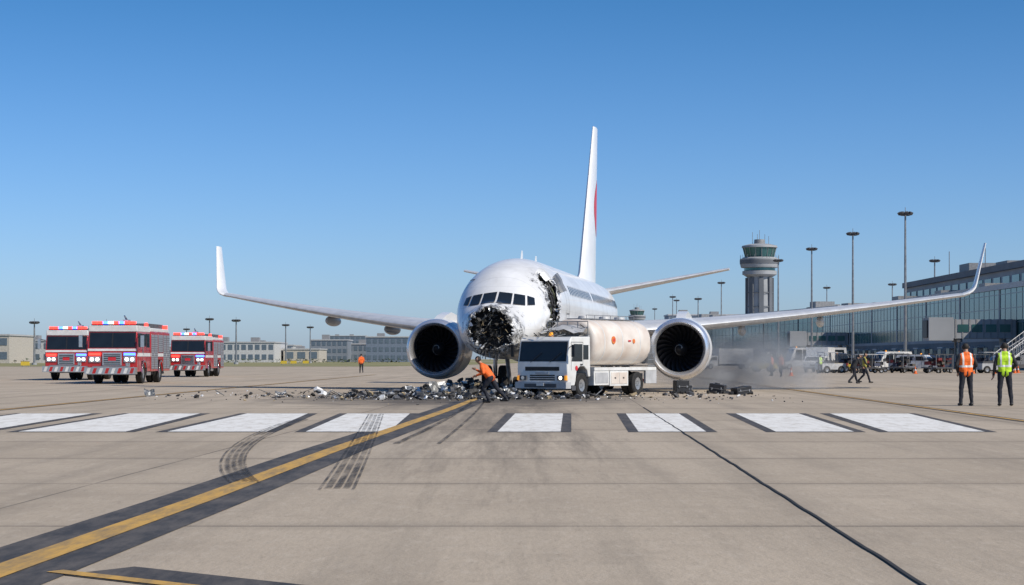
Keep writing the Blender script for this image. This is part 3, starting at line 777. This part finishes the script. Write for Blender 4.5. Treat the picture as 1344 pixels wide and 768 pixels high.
# ------------------------------------------------------------ ramp vehicles
def van(name,x,y,rot,L=5.,h=2.2,w=1.9,body=None,box=False):
    body=body or truckwhite; b=B()
    def prism(pts,x0,x1,mat):
        n=len(pts); vs=[(x0,q,z) for q,z in pts]+[(x1,q,z) for q,z in pts]
        b.add(vs,[tuple(range(n)),tuple(range(2*n-1,n-1,-1))]+[(i,(i+1)%n,n+(i+1)%n,n+i) for i in range(n)],mat)
    hw=w/2
    if box:
        prism([(0,.4),(0,1.05),(.5,1.2),(.95,h*.78),(1.9,h*.8),(1.9,.4)],-hw,hw,body); b.bx(-hw-.1,hw+.1,2.0,L,.7,h+.5,body); b.bx(-hw+.2,hw-.2,1.8,L,.45,.7,dgrey)
        g=[(.52,1.23),(.93,h*.76)]; sy=(1.05,1.75)
    else:
        prism([(0,.4),(0,.95),(.9,1.1),(1.55,h*.95),(1.9,h),(L-.25,h),(L,1.1),(L,.4)],-hw,hw,body)
        g=[(.95,1.16),(1.5,h*.9)]; sy=(1.75,2.6)
    (ya,za),(yb,zb)=g
    b.add([(-hw+.1,ya-.03,za),(hw-.1,ya-.03,za),(hw-.15,yb-.04,zb),(-hw+.15,yb-.04,zb)],[(0,1,2,3)],glass)
    zt=h*.9 if not box else h*.72
    for k in(-1,1):
        xx=k*(hw+.008)
        b.add([(xx,sy[0]-.25,1.2),(xx,sy[1],1.2),(xx,sy[1],zt),(xx,sy[0],zt)],[(0,1,2,3)],glass)
        if not box:
            b.add([(xx,sy[1]+.1,1.2),(xx,L-.4,1.2),(xx,L-.55,zt),(xx,sy[1]+.1,zt)],[(0,1,2,3)],glass)
        for yy in(.85,L-.95): b.wheel((k*(hw-.1),yy,.36),.36,.24,18)
        b.bx(k*(hw-.35),k*(hw-.05),-.02,.0,.7,.88,chrome)
        b.bx(k*hw,k*(hw+.2),1.4 if not box else .9,1.5 if not box else 1.0,1.25,1.45,blackp)
    b.bx(-hw,hw,-.1,.02,.35,.55,dgrey); b.bx(-.4,.4,-.015,0,.62,.82,blackp)
    if not box: b.cyl((0,2.2,h),(0,2.2,h+.15),.1,.08,amber,10)
    b.build(name,loc=(x,y,0),rot=rot,bevel=.02,angle=30)
van('box_truck',31.,188,R(-20),6,2.1,2.1,None,True)
van('parked_suv',46.,196,R(60),4.8,1.85)
van('service_van',40.,205,R(-70),5.2,2.2)
van('service_van',50.5,228,R(75),5.2,2.2)
van('airport_bus',36,245,R(-80),9,2.9,2.4,body=lgrey)
van('catering_truck',26,250,R(-75),7,2.3,2.2,lgrey,True)
van('pickup_van',57,240,R(80),5,1.9,body=M('blue_van',(.05,.09,.2),.3))
van('service_van',9.,260,R(-80),5.2,2.3,body=lgrey)
van('parked_suv',52.4,204,R(-85),4.7,1.8,body=M('silver_van',(.35,.36,.38),.3,.4))
van('service_van',36.5,199,R(20),5,2.0,body=M('dark_van',(.04,.045,.05),.3))
van('parked_suv',43.2,214,R(-100),4.7,1.8,body=M('maroon_car',(.12,.02,.02),.3))
def tug(x,y,rot):
    b=B(); b.bx(-.75,.75,0,2.6,.35,.95,yellowp if rnd(0,1)>.6 else lgrey); b.bx(-.7,.7,1.2,2.5,.95,1.15,dgrey); b.bx(-.4,.4,1.3,1.8,1.1,1.25,blackp)
    for k in(-1,1):
        for yy in(.5,2.1): b.wheel((k*.7,yy,.36),.36,.24,16)
        for yy in(.9,2.3): b.cyl((k*.65,yy,.95),(k*.65,yy,2.0),.03,None,dgrey,6)
    b.bx(-.72,.72,.85,2.4,2.0,2.06,lgrey); b.cyl((0,1.1,1.0),(0,.9,1.4),.03,None,blackp,6)
    b.build('baggage_tug',loc=(x,y,0),rot=rot,bevel=.02)
bag=[M('bag_%d'%i,c,.7) for i,c in enumerate([(.02,.02,.025),(.05,.06,.1),(.2,.03,.03),(.12,.1,.08)])]
def cart(x,y,rot):
    b=B(); b.bx(-.75,.75,0,2.8,.45,.55,dgrey)
    for k in(-1,1):
        for yy in(.4,2.4): b.wheel((k*.65,yy,.24),.24,.16,14)
        for yy in(.05,1.4,2.75): b.cyl((k*.72,yy,.55),(k*.72,yy,1.8),.03,None,steel,6)
    b.bx(-.78,.78,-.03,2.83,1.8,1.86,lgrey if rnd(0,1)>.5 else dgrey); b.cyl((0,0,.4),(0,-.8,.3),.03,None,dgrey,6)
    for i in range(14): b.box((rnd(-.5,.5),rnd(.3,2.5),.7+rnd(0,.7)),(rnd(.3,.6),rnd(.4,.7),rnd(.2,.35)),random.choice(bag),rnd(-.3,.3))
    b.build('baggage_cart',loc=(x,y,0),rot=rot,bevel=.01)
for i,(x,y) in enumerate([(38.2,192),(41.2,190),(44.6,186),(36.,178),(48.7,190),(42.4,178),(39.5,182),(34.0,183),(46.5,181)]): cart(x,y,R(70+i*12))
tug(35.2,190,R(80)); tug(43.5,198,R(60)); tug(47.9,178,R(100)); tug(28.3,196,R(70)); tug(32.3,179,R(110))
def stairs(x,y,rot):
    b=B(); b.bx(-.9,.9,0,6.5,.5,.8,dgrey)
    for k in(-1,1):
        for yy in(1,5.5): b.wheel((k*.85,yy,.42),.42,.28,16)
        b.cyl((k*.85,0,.9),(k*.85,5.5,4.),.06,None,lgrey,8); b.cyl((k*.85,0,1.9),(k*.85,5.5,5.),.04,None,lgrey,8)
        for i in range(12):
            q=i/11; b.cyl((k*.85,5.5*q,.9+3.1*q),(k*.85,5.5*q,1.9+3.1*q),.022,None,lgrey,6)
        for i in range(4): b.cyl((k*.85,5.5+i*.4,4.),(k*.85,5.5+i*.4,5.1),.022,None,lgrey,6)
        b.cyl((k*.85,5.5,5.1),(k*.85,6.8,5.1),.04,None,lgrey,8)
        b.cyl((k*.8,6.3,.8),(k*.8,6.3,4.),.06,None,grey,8);b.cyl((k*.8,3.2,.8),(k*.8,6.2,3.9),.04,None,grey,8)
        b.cyl((k*.8,3.6,.8),(k*.8,3.6,2.9),.05,None,grey,8)
    for i in range(17):
        q=i/16; b.box((0,5.5*q,.92+3.1*q),(1.6,.3,.04),steel)
    b.bx(-.85,.85,5.5,6.9,3.98,4.04,steel)
    b.build('passenger_boarding_stairs',loc=(x,y,0),rot=rot)
stairs(49.6,186,R(-62)); stairs(52.5,196,R(-75))
conem=M('cone_orange',(.8,.16,.02),.5)
def cone(x,y):
    b=B(); o=conem
    b.bx(-.2,.2,-.2,.2,0,.04,o); b.lathe((0,0,0),[(.04,.15),(.3,.1),(.3,.1),(.45,.07),(.45,.07),(.7,.03),(.7,.001)],o,'Z',16,[o,o,truckwhite,truckwhite,o,o]); b.build('traffic_cone',loc=(x,y,0))
for x,y in((43.4,172),(45.6,173),(46.6,174),(48.4,176),(50.1,181),(37.5,170),(22.9,150)): cone(x,y)

# ------------------------------------------------------------ buildings
glasst=M('terminal_glass',(.07,.19,.19),.12,.3,.25,.12)
conc=M('terminal_cladding',(.33,.34,.35),.7,0,.1,.2)
concd=M('terminal_dark_cladding',(.13,.14,.155),.7,0,.12,.2)
mull=M('mullion',(.25,.28,.29),.4,.4,.05,1)
def terminal(name,loc,rot,L,h,depth,bay=3.,base=4.,cl=conc):
    t=empty(name,loc,rot); b=B()
    b.bx(.6,depth,0,L,0,h-1.,cl)
    b.bx(-.25,depth+.8,-.6,L+.6,h-.8,h,lgrey)
    b.bx(-.1,.6,0,L,0,base,concd)
    b.bx(-.14,.6,0,L,base,base+.5,cl)
    b.build('structure',t,smooth=False)
    b=B(); b.bx(.02,.59,.2,L-.2,base+.5,h-.8,glasst); b.build('glazing',t,smooth=False)
    b=B()
    n=int(L/bay)
    for i in range(n+1):
        y=i*L/n; big=(i%8==0)
        b.bx(-.06 if big else -.02,.018,y-(.35 if big else .07),y+(.35 if big else .07),base+.5,h-.81,cl if big else mull)
    z=base+.5
    while z<h-2:
        z+=2.1
        if z<h-1.2: b.bx(-.025,.018,0,L,z,z+.12,mull)
    for i in range(n):
        y=(i+.5)*L/n
        if i%2: b.bx(-.16,-.1,y-1,y+1,.0,2.8,blackp)
        else: b.bx(-.16,-.1,y-1.1,y+1.1,1.9,3.1,glasst)
        if i%6==1: b.bx(-2.2,-.1,y-1.8,y+1.8,3.1,3.3,lgrey)
    for i in range(int(L/14)):
        y=8+i*14+rnd(-3,3); x=rnd(6,depth-6); s=rnd(1.5,3.5); b.bx(x-s,x+s,y-s,y+s,h,h+rnd(.8,2.2),grey)
    b.build('facade_details',t,smooth=False)
    return t
terminal('terminal_building',(72,150,0),0,273,12.4,32,3.,4.)
b=B(); b.bx(0,30,0,180,10,16.6,conc); b.bx(-.8,30.8,-.6,180.6,16.6,17.7,concd)
for i in range(30): b.bx(-.12,0,2+i*6,6.4+i*6,13.0,15.6,glasst)
for i in range(6): b.bx(6,12,10+i*28,18+i*28,17.7,19.5+(i%2),grey); b.cyl((3,14+i*28,17.7),(3,14+i*28,21+i%3),.08,None,steel,6)
b.build('terminal_upper_storey',loc=(85,214,0),smooth=False)
terminal('concourse_building',(77,432,0),R(8),200,14,40,4.,3.5,concd)
terminal('hangar_building',(30,640,0),R(5),120,11,60,5.,3.,concd)
def jetbridge(y):
    b=B(); b.bx(-9,0,-1.5,1.5,4.3,7.0,conc)
    for i in range(9): b.bx(-8.7+i,-8.5+i,-1.56,1.56,4.25,7.05,grey)
    for i in range(4): b.bx(-8.3+i*2,-6.8+i*2,-1.57,-1.51,5.2,6.3,glasst)
    b.bx(-12.5,-9,-1.9,1.9,4.0,7.3,conc); b.bx(-12.7,-12.5,-1.4,1.4,4.4,6.9,blackp)
    for k in(-1,1): b.cyl((-8,k*1.1,0),(-8,k*1.1,4.3),.18,None,grey,10); b.wheel((-8,k*1.1,.5),.5,.3,14)
    b.bx(-8.4,-7.6,-1.4,1.4,3.8,4.3,dgrey); b.cyl((-1.5,0,0),(-1.5,0,4.3),.5,None,conc,14)
    b.build('jet_bridge',loc=(71.8,y,0),smooth=True)
for y in(262,392): jetbridge(y)
def office(name,x,y,w,d,h,floors,mat,wm=None,bayw=4.):
    b=B(); wm=wm or glasst; b.bx(-w/2,w/2,0,d,0,h,mat); b.bx(-w/2-.3,w/2+.3,-.3,d+.3,h,h+.5,lgrey)
    fh=h/floors; n=max(2,int(w/bayw))
    for f in range(floors):
        for i in range(n):
            x0=-w/2+(i+.18)*w/n; b.bx(x0,x0+w/n*.66,-.1,0,f*fh+fh*.3,f*fh+fh*.82,wm)
    for i in range(max(1,int(w/12))): 
        xx=-w/2+6+i*12; b.bx(xx-1.6,xx+1.6,4,8,h+.5,h+1.4+rnd(0,1.4),grey)
    b.build(name,loc=(x,y,0),smooth=False)
wh=M('far_white',(.55,.55,.54),.7); fg=M('far_grey',(.22,.25,.29),.7); fb=M('far_blue_grey',(.17,.21,.27),.6); fc=M('far_cream',(.5,.46,.40),.7); fw=M('far_window',(.12,.16,.20),.4)  # muted tones: slight distance haze put into the base colours of far buildings
office('cargo_building',-163,600,26,30,7.2,2,wh,fw); office('cargo_building',-162,560,16,30,8.5,2,fc,fw)
office('warehouse_building',-104,700,26,40,7.5,2,wh,fw,2.6); office('warehouse_building',-101,760,20,30,6.8,2,wh,fw)
office('warehouse_building',-83,720,14,30,5.0,1,fc,fw); office('office_building',-80,800,16,25,9.4,3,fg,fw,2.2)
office('office_building',-53.3,780,18,25,10.5,3,fb,fw,2.4); office('office_building',-69,820,9,20,7.8,2,fg,fw,2.2)
office('office_building',-47.6,900,26,25,6.5,2,fb,fw,3.); office('hotel_building',-135,1500,30,25,20,6,fb,fw)
office('warehouse_building',-209,800,30,40,5.2,1,fc,fw); office('hangar_block',-158,900,40,40,7,1,fc,fw)
office('office_building',66,760,30,30,14,4,fb,fw); office('office_building',75,700,30,20,18,5,fg,fw)
def tower(name,x,y,sc):
    b=B(); 
    b.lathe((0,0,0),[(0,3.9),(24.5,3.5)],conc,'Z',16)
    for i in range(8):
        a=i*math.pi/4; 
        b.box((3.65*math.cos(a),3.65*math.sin(a),12.2),(.7,1.3,24.4),concd,rz=a)
    for z in (4,8,12,16,20): b.lathe((0,0,0),[(z,3.95),(z+.3,3.95)],concd,'Z',16)
    b.lathe((0,0,0),[(24.4,3.4),(25.2,4.6),(25.3,4.9),(26.3,4.9),(26.4,4.4),(27.2,4.4),(27.3,5.3),(28.0,5.5),(29.8,5.6),(29.9,5.0),(30.2,4.7)],conc,'Z',16)
    b.lathe((0,0,0),[(26.45,4.45),(27.15,4.45)],glasst,'Z',16); b.lathe((0,0,0),[(28.3,5.62),(29.4,5.66)],concd,'Z',16)
    b.lathe((0,0,0),[(30.2,4.0),(32.9,4.7)],glasst,'Z',16)
    for i in range(16):
        a=2*math.pi*i/16; b.cyl((4.05*math.cos(a),4.05*math.sin(a),30.2),(4.75*math.cos(a),4.75*math.sin(a),32.9),.1,None,mull,5)
    b.lathe((0,0,0),[(32.9,4.7),(32.95,5.1),(33.5,5.0),(34.0,3.0),(34.1,.01)],conc,'Z',16)
    b.lathe((0,0,0),[(34.,1.6),(35.3,1.5),(35.4,.01)],grey,'Z',12)
    for i in range(16):
        a=2*math.pi*i/16; b.cyl((5.5*math.cos(a),5.5*math.sin(a),29.8),(5.5*math.cos(a),5.5*math.sin(a),30.9),.05,None,steel,4)
    for dx,h in((-2.,37.4),(1.5,36.8),(2.6,36.3),(-.6,36.8),(0,38)): b.cyl((dx,0,33.6),(dx,0,h),.07,None,steel,5)
    b.build(name,loc=(x,y,0),scale=sc,angle=30)
tower('control_tower',70.4,520,1.0); tower('control_tower',67,980,.82)
def mast(x,y,h):
    b=B(); b.cyl((0,0,0),(0,0,h),.28,.14,steel,10)
    b.lathe((0,0,h-.6),[(0,.7),(.1,1.0),(.2,1.0),(.25,.7)],dgrey,'Z',16)
    for i in range(8):
        a=i*math.pi/4; b.box((.95*math.cos(a),.95*math.sin(a),h-.25),(.4,.55,.4),dgrey,rz=a,ry=.5)
    b.cyl((0,0,h),(0,0,h+.7),.05,None,steel,5); b.cyl((0,0,0),(0,0,.5),.6,.6,conc,12)
    b.build('apron_light_mast',loc=(x,y,0))
for x,y,h in((61.3,285,24.3),(61.7,331,24.3),(61.8,377,24.3),(61.3,421,24.3),(62.4,545,24.3),(92,398,23),(99,575,24),(58,660,24),(57,560,20),(63,700,24),(86,640,20),(64,820,24),(104,500,22)): mast(x,y,h)
for x,y,h in((-82.7,500,12.5),(-70.9,470,11.5),(-69.3,560,12),(-66.2,600,12),(-109.7,420,10),(-115.3,520,12),(-113.9,640,12)): mast(x,y,h)
b=B(); leaf=M('distant_foliage',(.05,.075,.03),.9,0,.3,.3)
for i in range(1700):
    x=rnd(-330,-40); d=rnd(560,590)+120*(x>-150); h=(1.2+1.8*abs(noise.noise(Vector((x*.07,1,0))))+.9*noise.noise(Vector((x*.3,4,0))))
    z=rnd(0,max(.6,h)); s=rnd(.3,.8); p=Vector((x,d,z)); q=[p+Vector((rnd(-s,s),rnd(-s,s),rnd(-s,s)*.7)) for _ in range(3)]; b.add(q,[(0,1,2)],leaf)
b.build('distant_shrub_line',smooth=False)
for x,y in((-79.9,300),(-83.9,350),(-50.2,420),(-48.5,430),(-51.2,410)):
    b=B(); b.bx(-.7,.7,0,.25,.3,.95,yellowp); b.bx(-.75,.75,.02,.22,.95,1.0,blackp)
    for k in(-1,1): b.cyl((k*.5,.12,0),(k*.5,.12,.3),.05,None,steel,6)
    b.build('taxiway_sign',loc=(x,y,0))

# ------------------------------------------------------------ people
skin=M('skin',(.42,.24,.16),.55,0,.05,8); hair=M('hair',(.02,.015,.012),.7,0,.2,20)
navy=M('dark_trousers',(.018,.02,.03),.85,0,.2,10,.3,30); blk=M('black_shirt',(.025,.025,.028),.85,0,.2,10); shoe=M('shoe',(.015,.014,.013),.6)
lipm=M('lip',(.3,.12,.1),.5)
def vestmat(name,col,stripes=True):
    m,nt,p=nodes_of(name); h=NT(nt); L=nt.links; p.inputs['Roughness'].default_value=.75
    d=tuple(c*.7 for c in col)
    base=h.mix(d,col,h.rng(h.nz(5,5),.35,.6))
    if stripes:
        h1=h.mth('COMPARE',h.Z,1.13,.028); h2=h.mth('MULTIPLY',h.mth('COMPARE',h.mth('ABSOLUTE',h.X),.115,.024),h.mth('GREATER_THAN',h.Z,1.13))
        base=h.mix(base,(.75,.76,.72),h.mth('MAXIMUM',h1,h2))
    L.new(base,p.inputs['Base Color'])
    b=nt.nodes.new('ShaderNodeBump'); b.inputs['Strength'].default_value=.6; b.inputs['Distance'].default_value=.03
    L.new(h.nz(9,3),b.inputs['Height']); L.new(b.outputs[0],p.inputs['Normal'])
    return m
vor=vestmat('orange_vest',(.95,.17,.02)); vye=vestmat('lime_vest',(.55,.85,.03)); vor2=vestmat('orange_jacket',(.92,.16,.02),False)
volive=vestmat('olive_vest',(.35,.32,.06),False)
STAND=dict(pel=(0,0,.95),chest=(0,.0,1.32),neck=(0,-.01,1.50),head=(0,.02,1.58),shL=(-.19,0,1.42),shR=(.19,0,1.42),elL=(-.27,-.02,1.15),elR=(.27,-.02,1.15),wrL=(-.27,.08,.90),wrR=(.27,.08,.90),hL=(-.10,0,.92),hR=(.10,0,.92),kL=(-.13,.02,.50),kR=(.13,.02,.50),aL=(-.16,-.01,.09),aR=(.16,-.01,.09))
def person(name,loc,rot,J,top,sleeve,legs,facing=(0,1,0),sc=1.,gloves=None,hat=None):
    J={k:Vector(v) for k,v in {**STAND,**J}.items()}
    bones=[]
    def bone(a,c,ra,rc,m): bones.append((Vector(a),Vector(c),ra,rc,m))
    X=Vector((1,0,0)); F=Vector(facing).normalized()
    bone(J['pel']-X*.06,J['pel']+X*.06,.125,.125,legs)
    bone(J['pel']-X*.05,J['chest']-X*.09,.128,.125,top); bone(J['pel']+X*.05,J['chest']+X*.09,.128,.125,top)
    bone(J['chest']-X*.09,J['chest']+X*.09,.13,.13,top)
    bone(J['chest'],J['neck'],.12,.06,top); bone(J['neck']-X*.02,J['shL']+X*.03,.06,.07,top); bone(J['neck']+X*.02,J['shR']-X*.03,.06,.07,top)
    hd=(J['head']-J['neck']).normalized()
    bone(J['neck'],J['head'],.056,.056,skin)
    hc=J['head']+hd*.10
    bone(J['head']+F*.02+hd*.02,hc,.068,.094,skin); bone(hc,hc+hd*.025-F*.012,.098,.1,hair)
    bone(hc+F*.09-hd*.015,hc+F*.112-hd*.035,.014,.017,skin)
    S=F.cross(hd).normalized()
    for k in(-1,1): bone(hc+S*k*.093-hd*.03,hc+S*k*.1+hd*.01,.02,.022,skin)
    for s in'LR':
        bone(J['sh'+s],J['el'+s],.068,.052,sleeve); bone(J['el'+s],J['wr'+s],.05,.038,sleeve)
        fd=(J['wr'+s]-J['el'+s]).normalized(); bone(J['wr'+s],J['wr'+s]+fd*.07,.03,.034,gloves or skin)
        bone(J['h'+s],J['k'+s],.10,.07,legs); bone(J['k'+s],J['a'+s]+Vector((0,0,.03)),.068,.055,legs)
        bone(J['a'+s]-F*.03-Vector((0,0,.035)),J['a'+s]+F*.17-Vector((0,0,.045)),.048,.04,shoe)
    b=B()
    for a,c,ra,rc,m in bones:
        b.cyl(a,c,ra,rc,skin,14); b.sph(a,ra,skin,14,9); b.sph(c,rc,skin,14,9)
    o=b.build('tmp',recalc=False,smooth=False)
    rm=o.modifiers.new('r','REMESH'); rm.mode='VOXEL'; rm.voxel_size=.015
    sm=o.modifiers.new('s','SMOOTH'); sm.iterations=4; sm.factor=.5
    bpy.context.view_layer.update(); dg=bpy.context.evaluated_depsgraph_get()
    me=bpy.data.meshes.new_from_object(o.evaluated_get(dg))
    b2=B()
    for v in me.vertices:
        c=v.co.copy()
        if c.z<J['chest'].z+.1: c+=Vector((noise.noise(c*9),noise.noise(c*9+Vector((5,0,0))),0))*.012
        b2.v.append(c)
    for p in me.polygons:
        c=p.center; best=1e9; bm_=None
        for a,d,ra,rd,m in bones:
            ab=d-a; t=max(0,min(1,(c-a).dot(ab)/max(1e-9,ab.length_squared))); dist=(c-(a+ab*t)).length-(ra+(rd-ra)*t)
            if dist<best: best=dist;bm_=m
        if bm_ is hair or (bm_ is skin and (c-hc).length<.13):
            q=c-hc; bm_= hair if (q.dot(F)<-.015 and q.dot(hd)>-.075) or q.dot(hd)>.055 else skin
            if hat and q.dot(hd)>.02: bm_=hat
        b2.f.append(list(p.vertices)); b2.m.append(b2.mi(bm_))
    bpy.data.objects.remove(o)
    for s,sg in(('L',-1),('R',1)):
        w=J['wr'+s]; fd=(w-J['el'+s]).normalized(); lat=F.cross(fd)
        lat=lat.normalized() if lat.length>.1 else X; pn=lat; side=fd.cross(pn).normalized()
        base=w+fd*.09; g=gloves or skin
        for i,ln in enumerate((.062,.072,.068,.052)):
            q=base+side*(i-1.5)*.019; m1=q+fd*ln*.5-pn*sg*.006; m2=m1+fd*ln*.35-pn*sg*.02
            m3=m2+fd*ln*.2-pn*sg*.02
            for a,c,r0,r1 in((q-fd*.03,m1,.010,.009),(m1,m2,.009,.008),(m2,m3,.008,.006)): b2.cyl(a,c,r0,r1,g,7)
        q=w+fd*.035-side*.03; m1=q-side*.025+fd*.03; m2=m1+fd*.03
        b2.cyl(q,m1,.012,.010,g,7); b2.cyl(m1,m2,.010,.008,g,7)
    for k in(-1,1): b2.sph(hc+F*.088+S*k*.033,(.011,.011,.009),truckwhite,8,6); b2.sph(hc+F*.096+S*k*.033,(.006,.006,.006),hair,8,6)
    b2.box(hc+F*.092-hd*.065,(.045,.012,.01),lipm)
    b2.build(name,loc=loc,rot=rot,scale=sc,angle=70)
person('ramp_worker',(13.46,54.2,0),R(4),dict(wrL=(-.2,.14,.98),wrR=(.2,.16,1.0),elL=(-.29,-.03,1.16),elR=(.29,-.03,1.16)),vor,blk,navy,sc=1.04)
person('ramp_worker',(14.55,54.0,0),R(-8),dict(wrL=(-.30,.04,.89),elR=(.31,-.05,1.17),wrR=(.19,.12,1.02),aL=(-.14,-.02,.09),aR=(.19,.03,.09),kR=(.15,.04,.5)),vye,blk,navy,sc=1.05)
person('running_worker',(-.72,57.9,0),R(75),dict(pel=(0,-.05,.80),chest=(0,.16,1.09),neck=(0,.26,1.22),head=(0,.31,1.29),shL=(-.18,.2,1.17),shR=(.18,.2,1.17),elL=(-.27,.12,.95),elR=(.28,.30,.95),wrL=(-.22,.34,.88),wrR=(.24,.48,1.04),hL=(-.1,-.05,.78),hR=(.1,-.05,.78),kL=(-.12,.16,.47),aL=(-.13,-.02,.09),kR=(.12,-.22,.46),aR=(.12,-.52,.13)),vor2,vor2,navy)
WALK=dict(kL=(-.1,.16,.52),aL=(-.1,.28,.10),kR=(.1,-.02,.50),aR=(.1,-.34,.14),elL=(-.26,-.14,1.17),wrL=(-.25,-.12,.93),elR=(.26,.1,1.17),wrR=(.24,.28,1.02))
LEAN=dict(WALK,pel=(0,-.05,.92),chest=(0,.14,1.24),neck=(0,.25,1.38),head=(0,.3,1.45),shL=(-.18,.2,1.32),shR=(.18,.2,1.32),elL=(-.26,.1,1.06),wrL=(-.22,.25,.86),elR=(.26,.28,1.06),wrR=(.22,.45,.95))
person('ground_crew_member',(-14.5,176,0),R(10),WALK,vor2,vor2,navy,sc=1.05)
person('ground_crew_member',(20.6,140,0),R(150),WALK,vor2,blk,navy)
person('ground_crew_member',(19.05,102,0),R(-70),LEAN,blk,blk,navy)
person('ground_crew_member',(20.25,105,0),R(-110),WALK,volive,blk,navy,sc=.98)
person('ground_crew_member',(21.3,150,0),R(60),{},vor2,blk,navy)
person('ground_crew_member',(29.0,172,0),R(20),WALK,vye,blk,navy)
person('ground_crew_member',(33.6,176,0),R(-160),{},blk,blk,navy)

# ------------------------------------------------------------ smoke
sm=bpy.data.materials.new('smoke_haze'); sm.use_nodes=True; nt=sm.node_tree; N=nt.nodes;L=nt.links
for n in list(N):
    if n.type=='BSDF_PRINCIPLED': N.remove(n)
out=[n for n in N if n.type=='OUTPUT_MATERIAL'][0]
pv=N.new('ShaderNodeVolumePrincipled'); pv.inputs['Color'].default_value=(1,1,1,1); pv.inputs['Anisotropy'].default_value=-.3
tc=N.new('ShaderNodeTexCoord'); nz=N.new('ShaderNodeTexNoise'); nz.inputs['Scale'].default_value=2.2; nz.inputs['Detail'].default_value=5; L.new(tc.outputs['Object'],nz.inputs['Vector'])
ln=N.new('ShaderNodeVectorMath'); ln.operation='LENGTH'; L.new(tc.outputs['Object'],ln.inputs[0])
r1=N.new('ShaderNodeMapRange'); r1.inputs[1].default_value=1.;r1.inputs[2].default_value=0.05;L.new(ln.outputs['Value'],r1.inputs[0])
r2=N.new('ShaderNodeMapRange'); r2.inputs[1].default_value=.38;r2.inputs[2].default_value=.68;r2.inputs[4].default_value=1.0;L.new(nz.outputs['Fac'],r2.inputs[0])
mm=N.new('ShaderNodeMath'); mm.operation='MULTIPLY'; L.new(r1.outputs[0],mm.inputs[0]);L.new(r2.outputs[0],mm.inputs[1]); L.new(mm.outputs[0],pv.inputs['Density']); L.new(pv.outputs[0],out.inputs['Volume'])
b=B(); b.sph((0,0,0),1.,sm,32,16); o=b.build('smoke_cloud',loc=(10.6,84.5,.9)); o.scale=(4.6,5.,2.6)

# ------------------------------------------------------------ sky, sun, camera
az,el=R(124),R(42)
w=bpy.data.worlds.new("World"); scene.world=w; w.use_nodes=True; nt=w.node_tree; N=nt.nodes;L=nt.links
bg=N['Background']; sky=N.new('ShaderNodeTexSky'); sky.sky_type='NISHITA'; sky.sun_disc=False
sky.sun_elevation=el; sky.sun_rotation=az; sky.air_density=1.; sky.dust_density=.6; sky.ozone_density=3.
tc=N.new('ShaderNodeTexCoord'); sx=N.new('ShaderNodeSeparateXYZ'); L.new(tc.outputs['Generated'],sx.inputs[0])
mr=N.new('ShaderNodeMapRange'); mr.inputs[1].default_value=0; mr.inputs[2].default_value=.20; L.new(sx.outputs[2],mr.inputs[0])
tint=N.new('ShaderNodeMix'); tint.data_type='RGBA'; tint.inputs[6].default_value=(.80,1.0,1.50,1); tint.inputs[7].default_value=(.29,.66,1.02,1); L.new(mr.outputs[0],tint.inputs[0])
mul=N.new('ShaderNodeMix'); mul.data_type='RGBA'; mul.blend_type='MULTIPLY'; mul.inputs[0].default_value=1; L.new(sky.outputs[0],mul.inputs[6]); L.new(tint.outputs[2],mul.inputs[7])
L.new(mul.outputs[2],bg.inputs[0]); bg.inputs[1].default_value=.10
ld=bpy.data.lights.new('sun','SUN'); ld.energy=4.6; ld.angle=R(.5); ld.color=(1,.92,.80)
lo=bpy.data.objects.new('sun',ld); scene.collection.objects.link(lo)
v=Vector((math.sin(az)*math.cos(el),math.cos(az)*math.cos(el),math.sin(el))); lo.rotation_euler=v.to_track_quat('Z','Y').to_euler()
cd=bpy.data.cameras.new('camera'); cam=bpy.data.objects.new('camera',cd); scene.collection.objects.link(cam)
cam.location=(0,0,1.4); cam.rotation_euler=(R(90),0,0); cd.sensor_width=36; cd.clip_end=9000; cd.clip_start=.1
cd.lens=2400/1344*36; cd.shift_y=87/1344
scene.camera=cam
scene.view_settings.view_transform='Standard'; scene.view_settings.look='None'; scene.view_settings.exposure=0
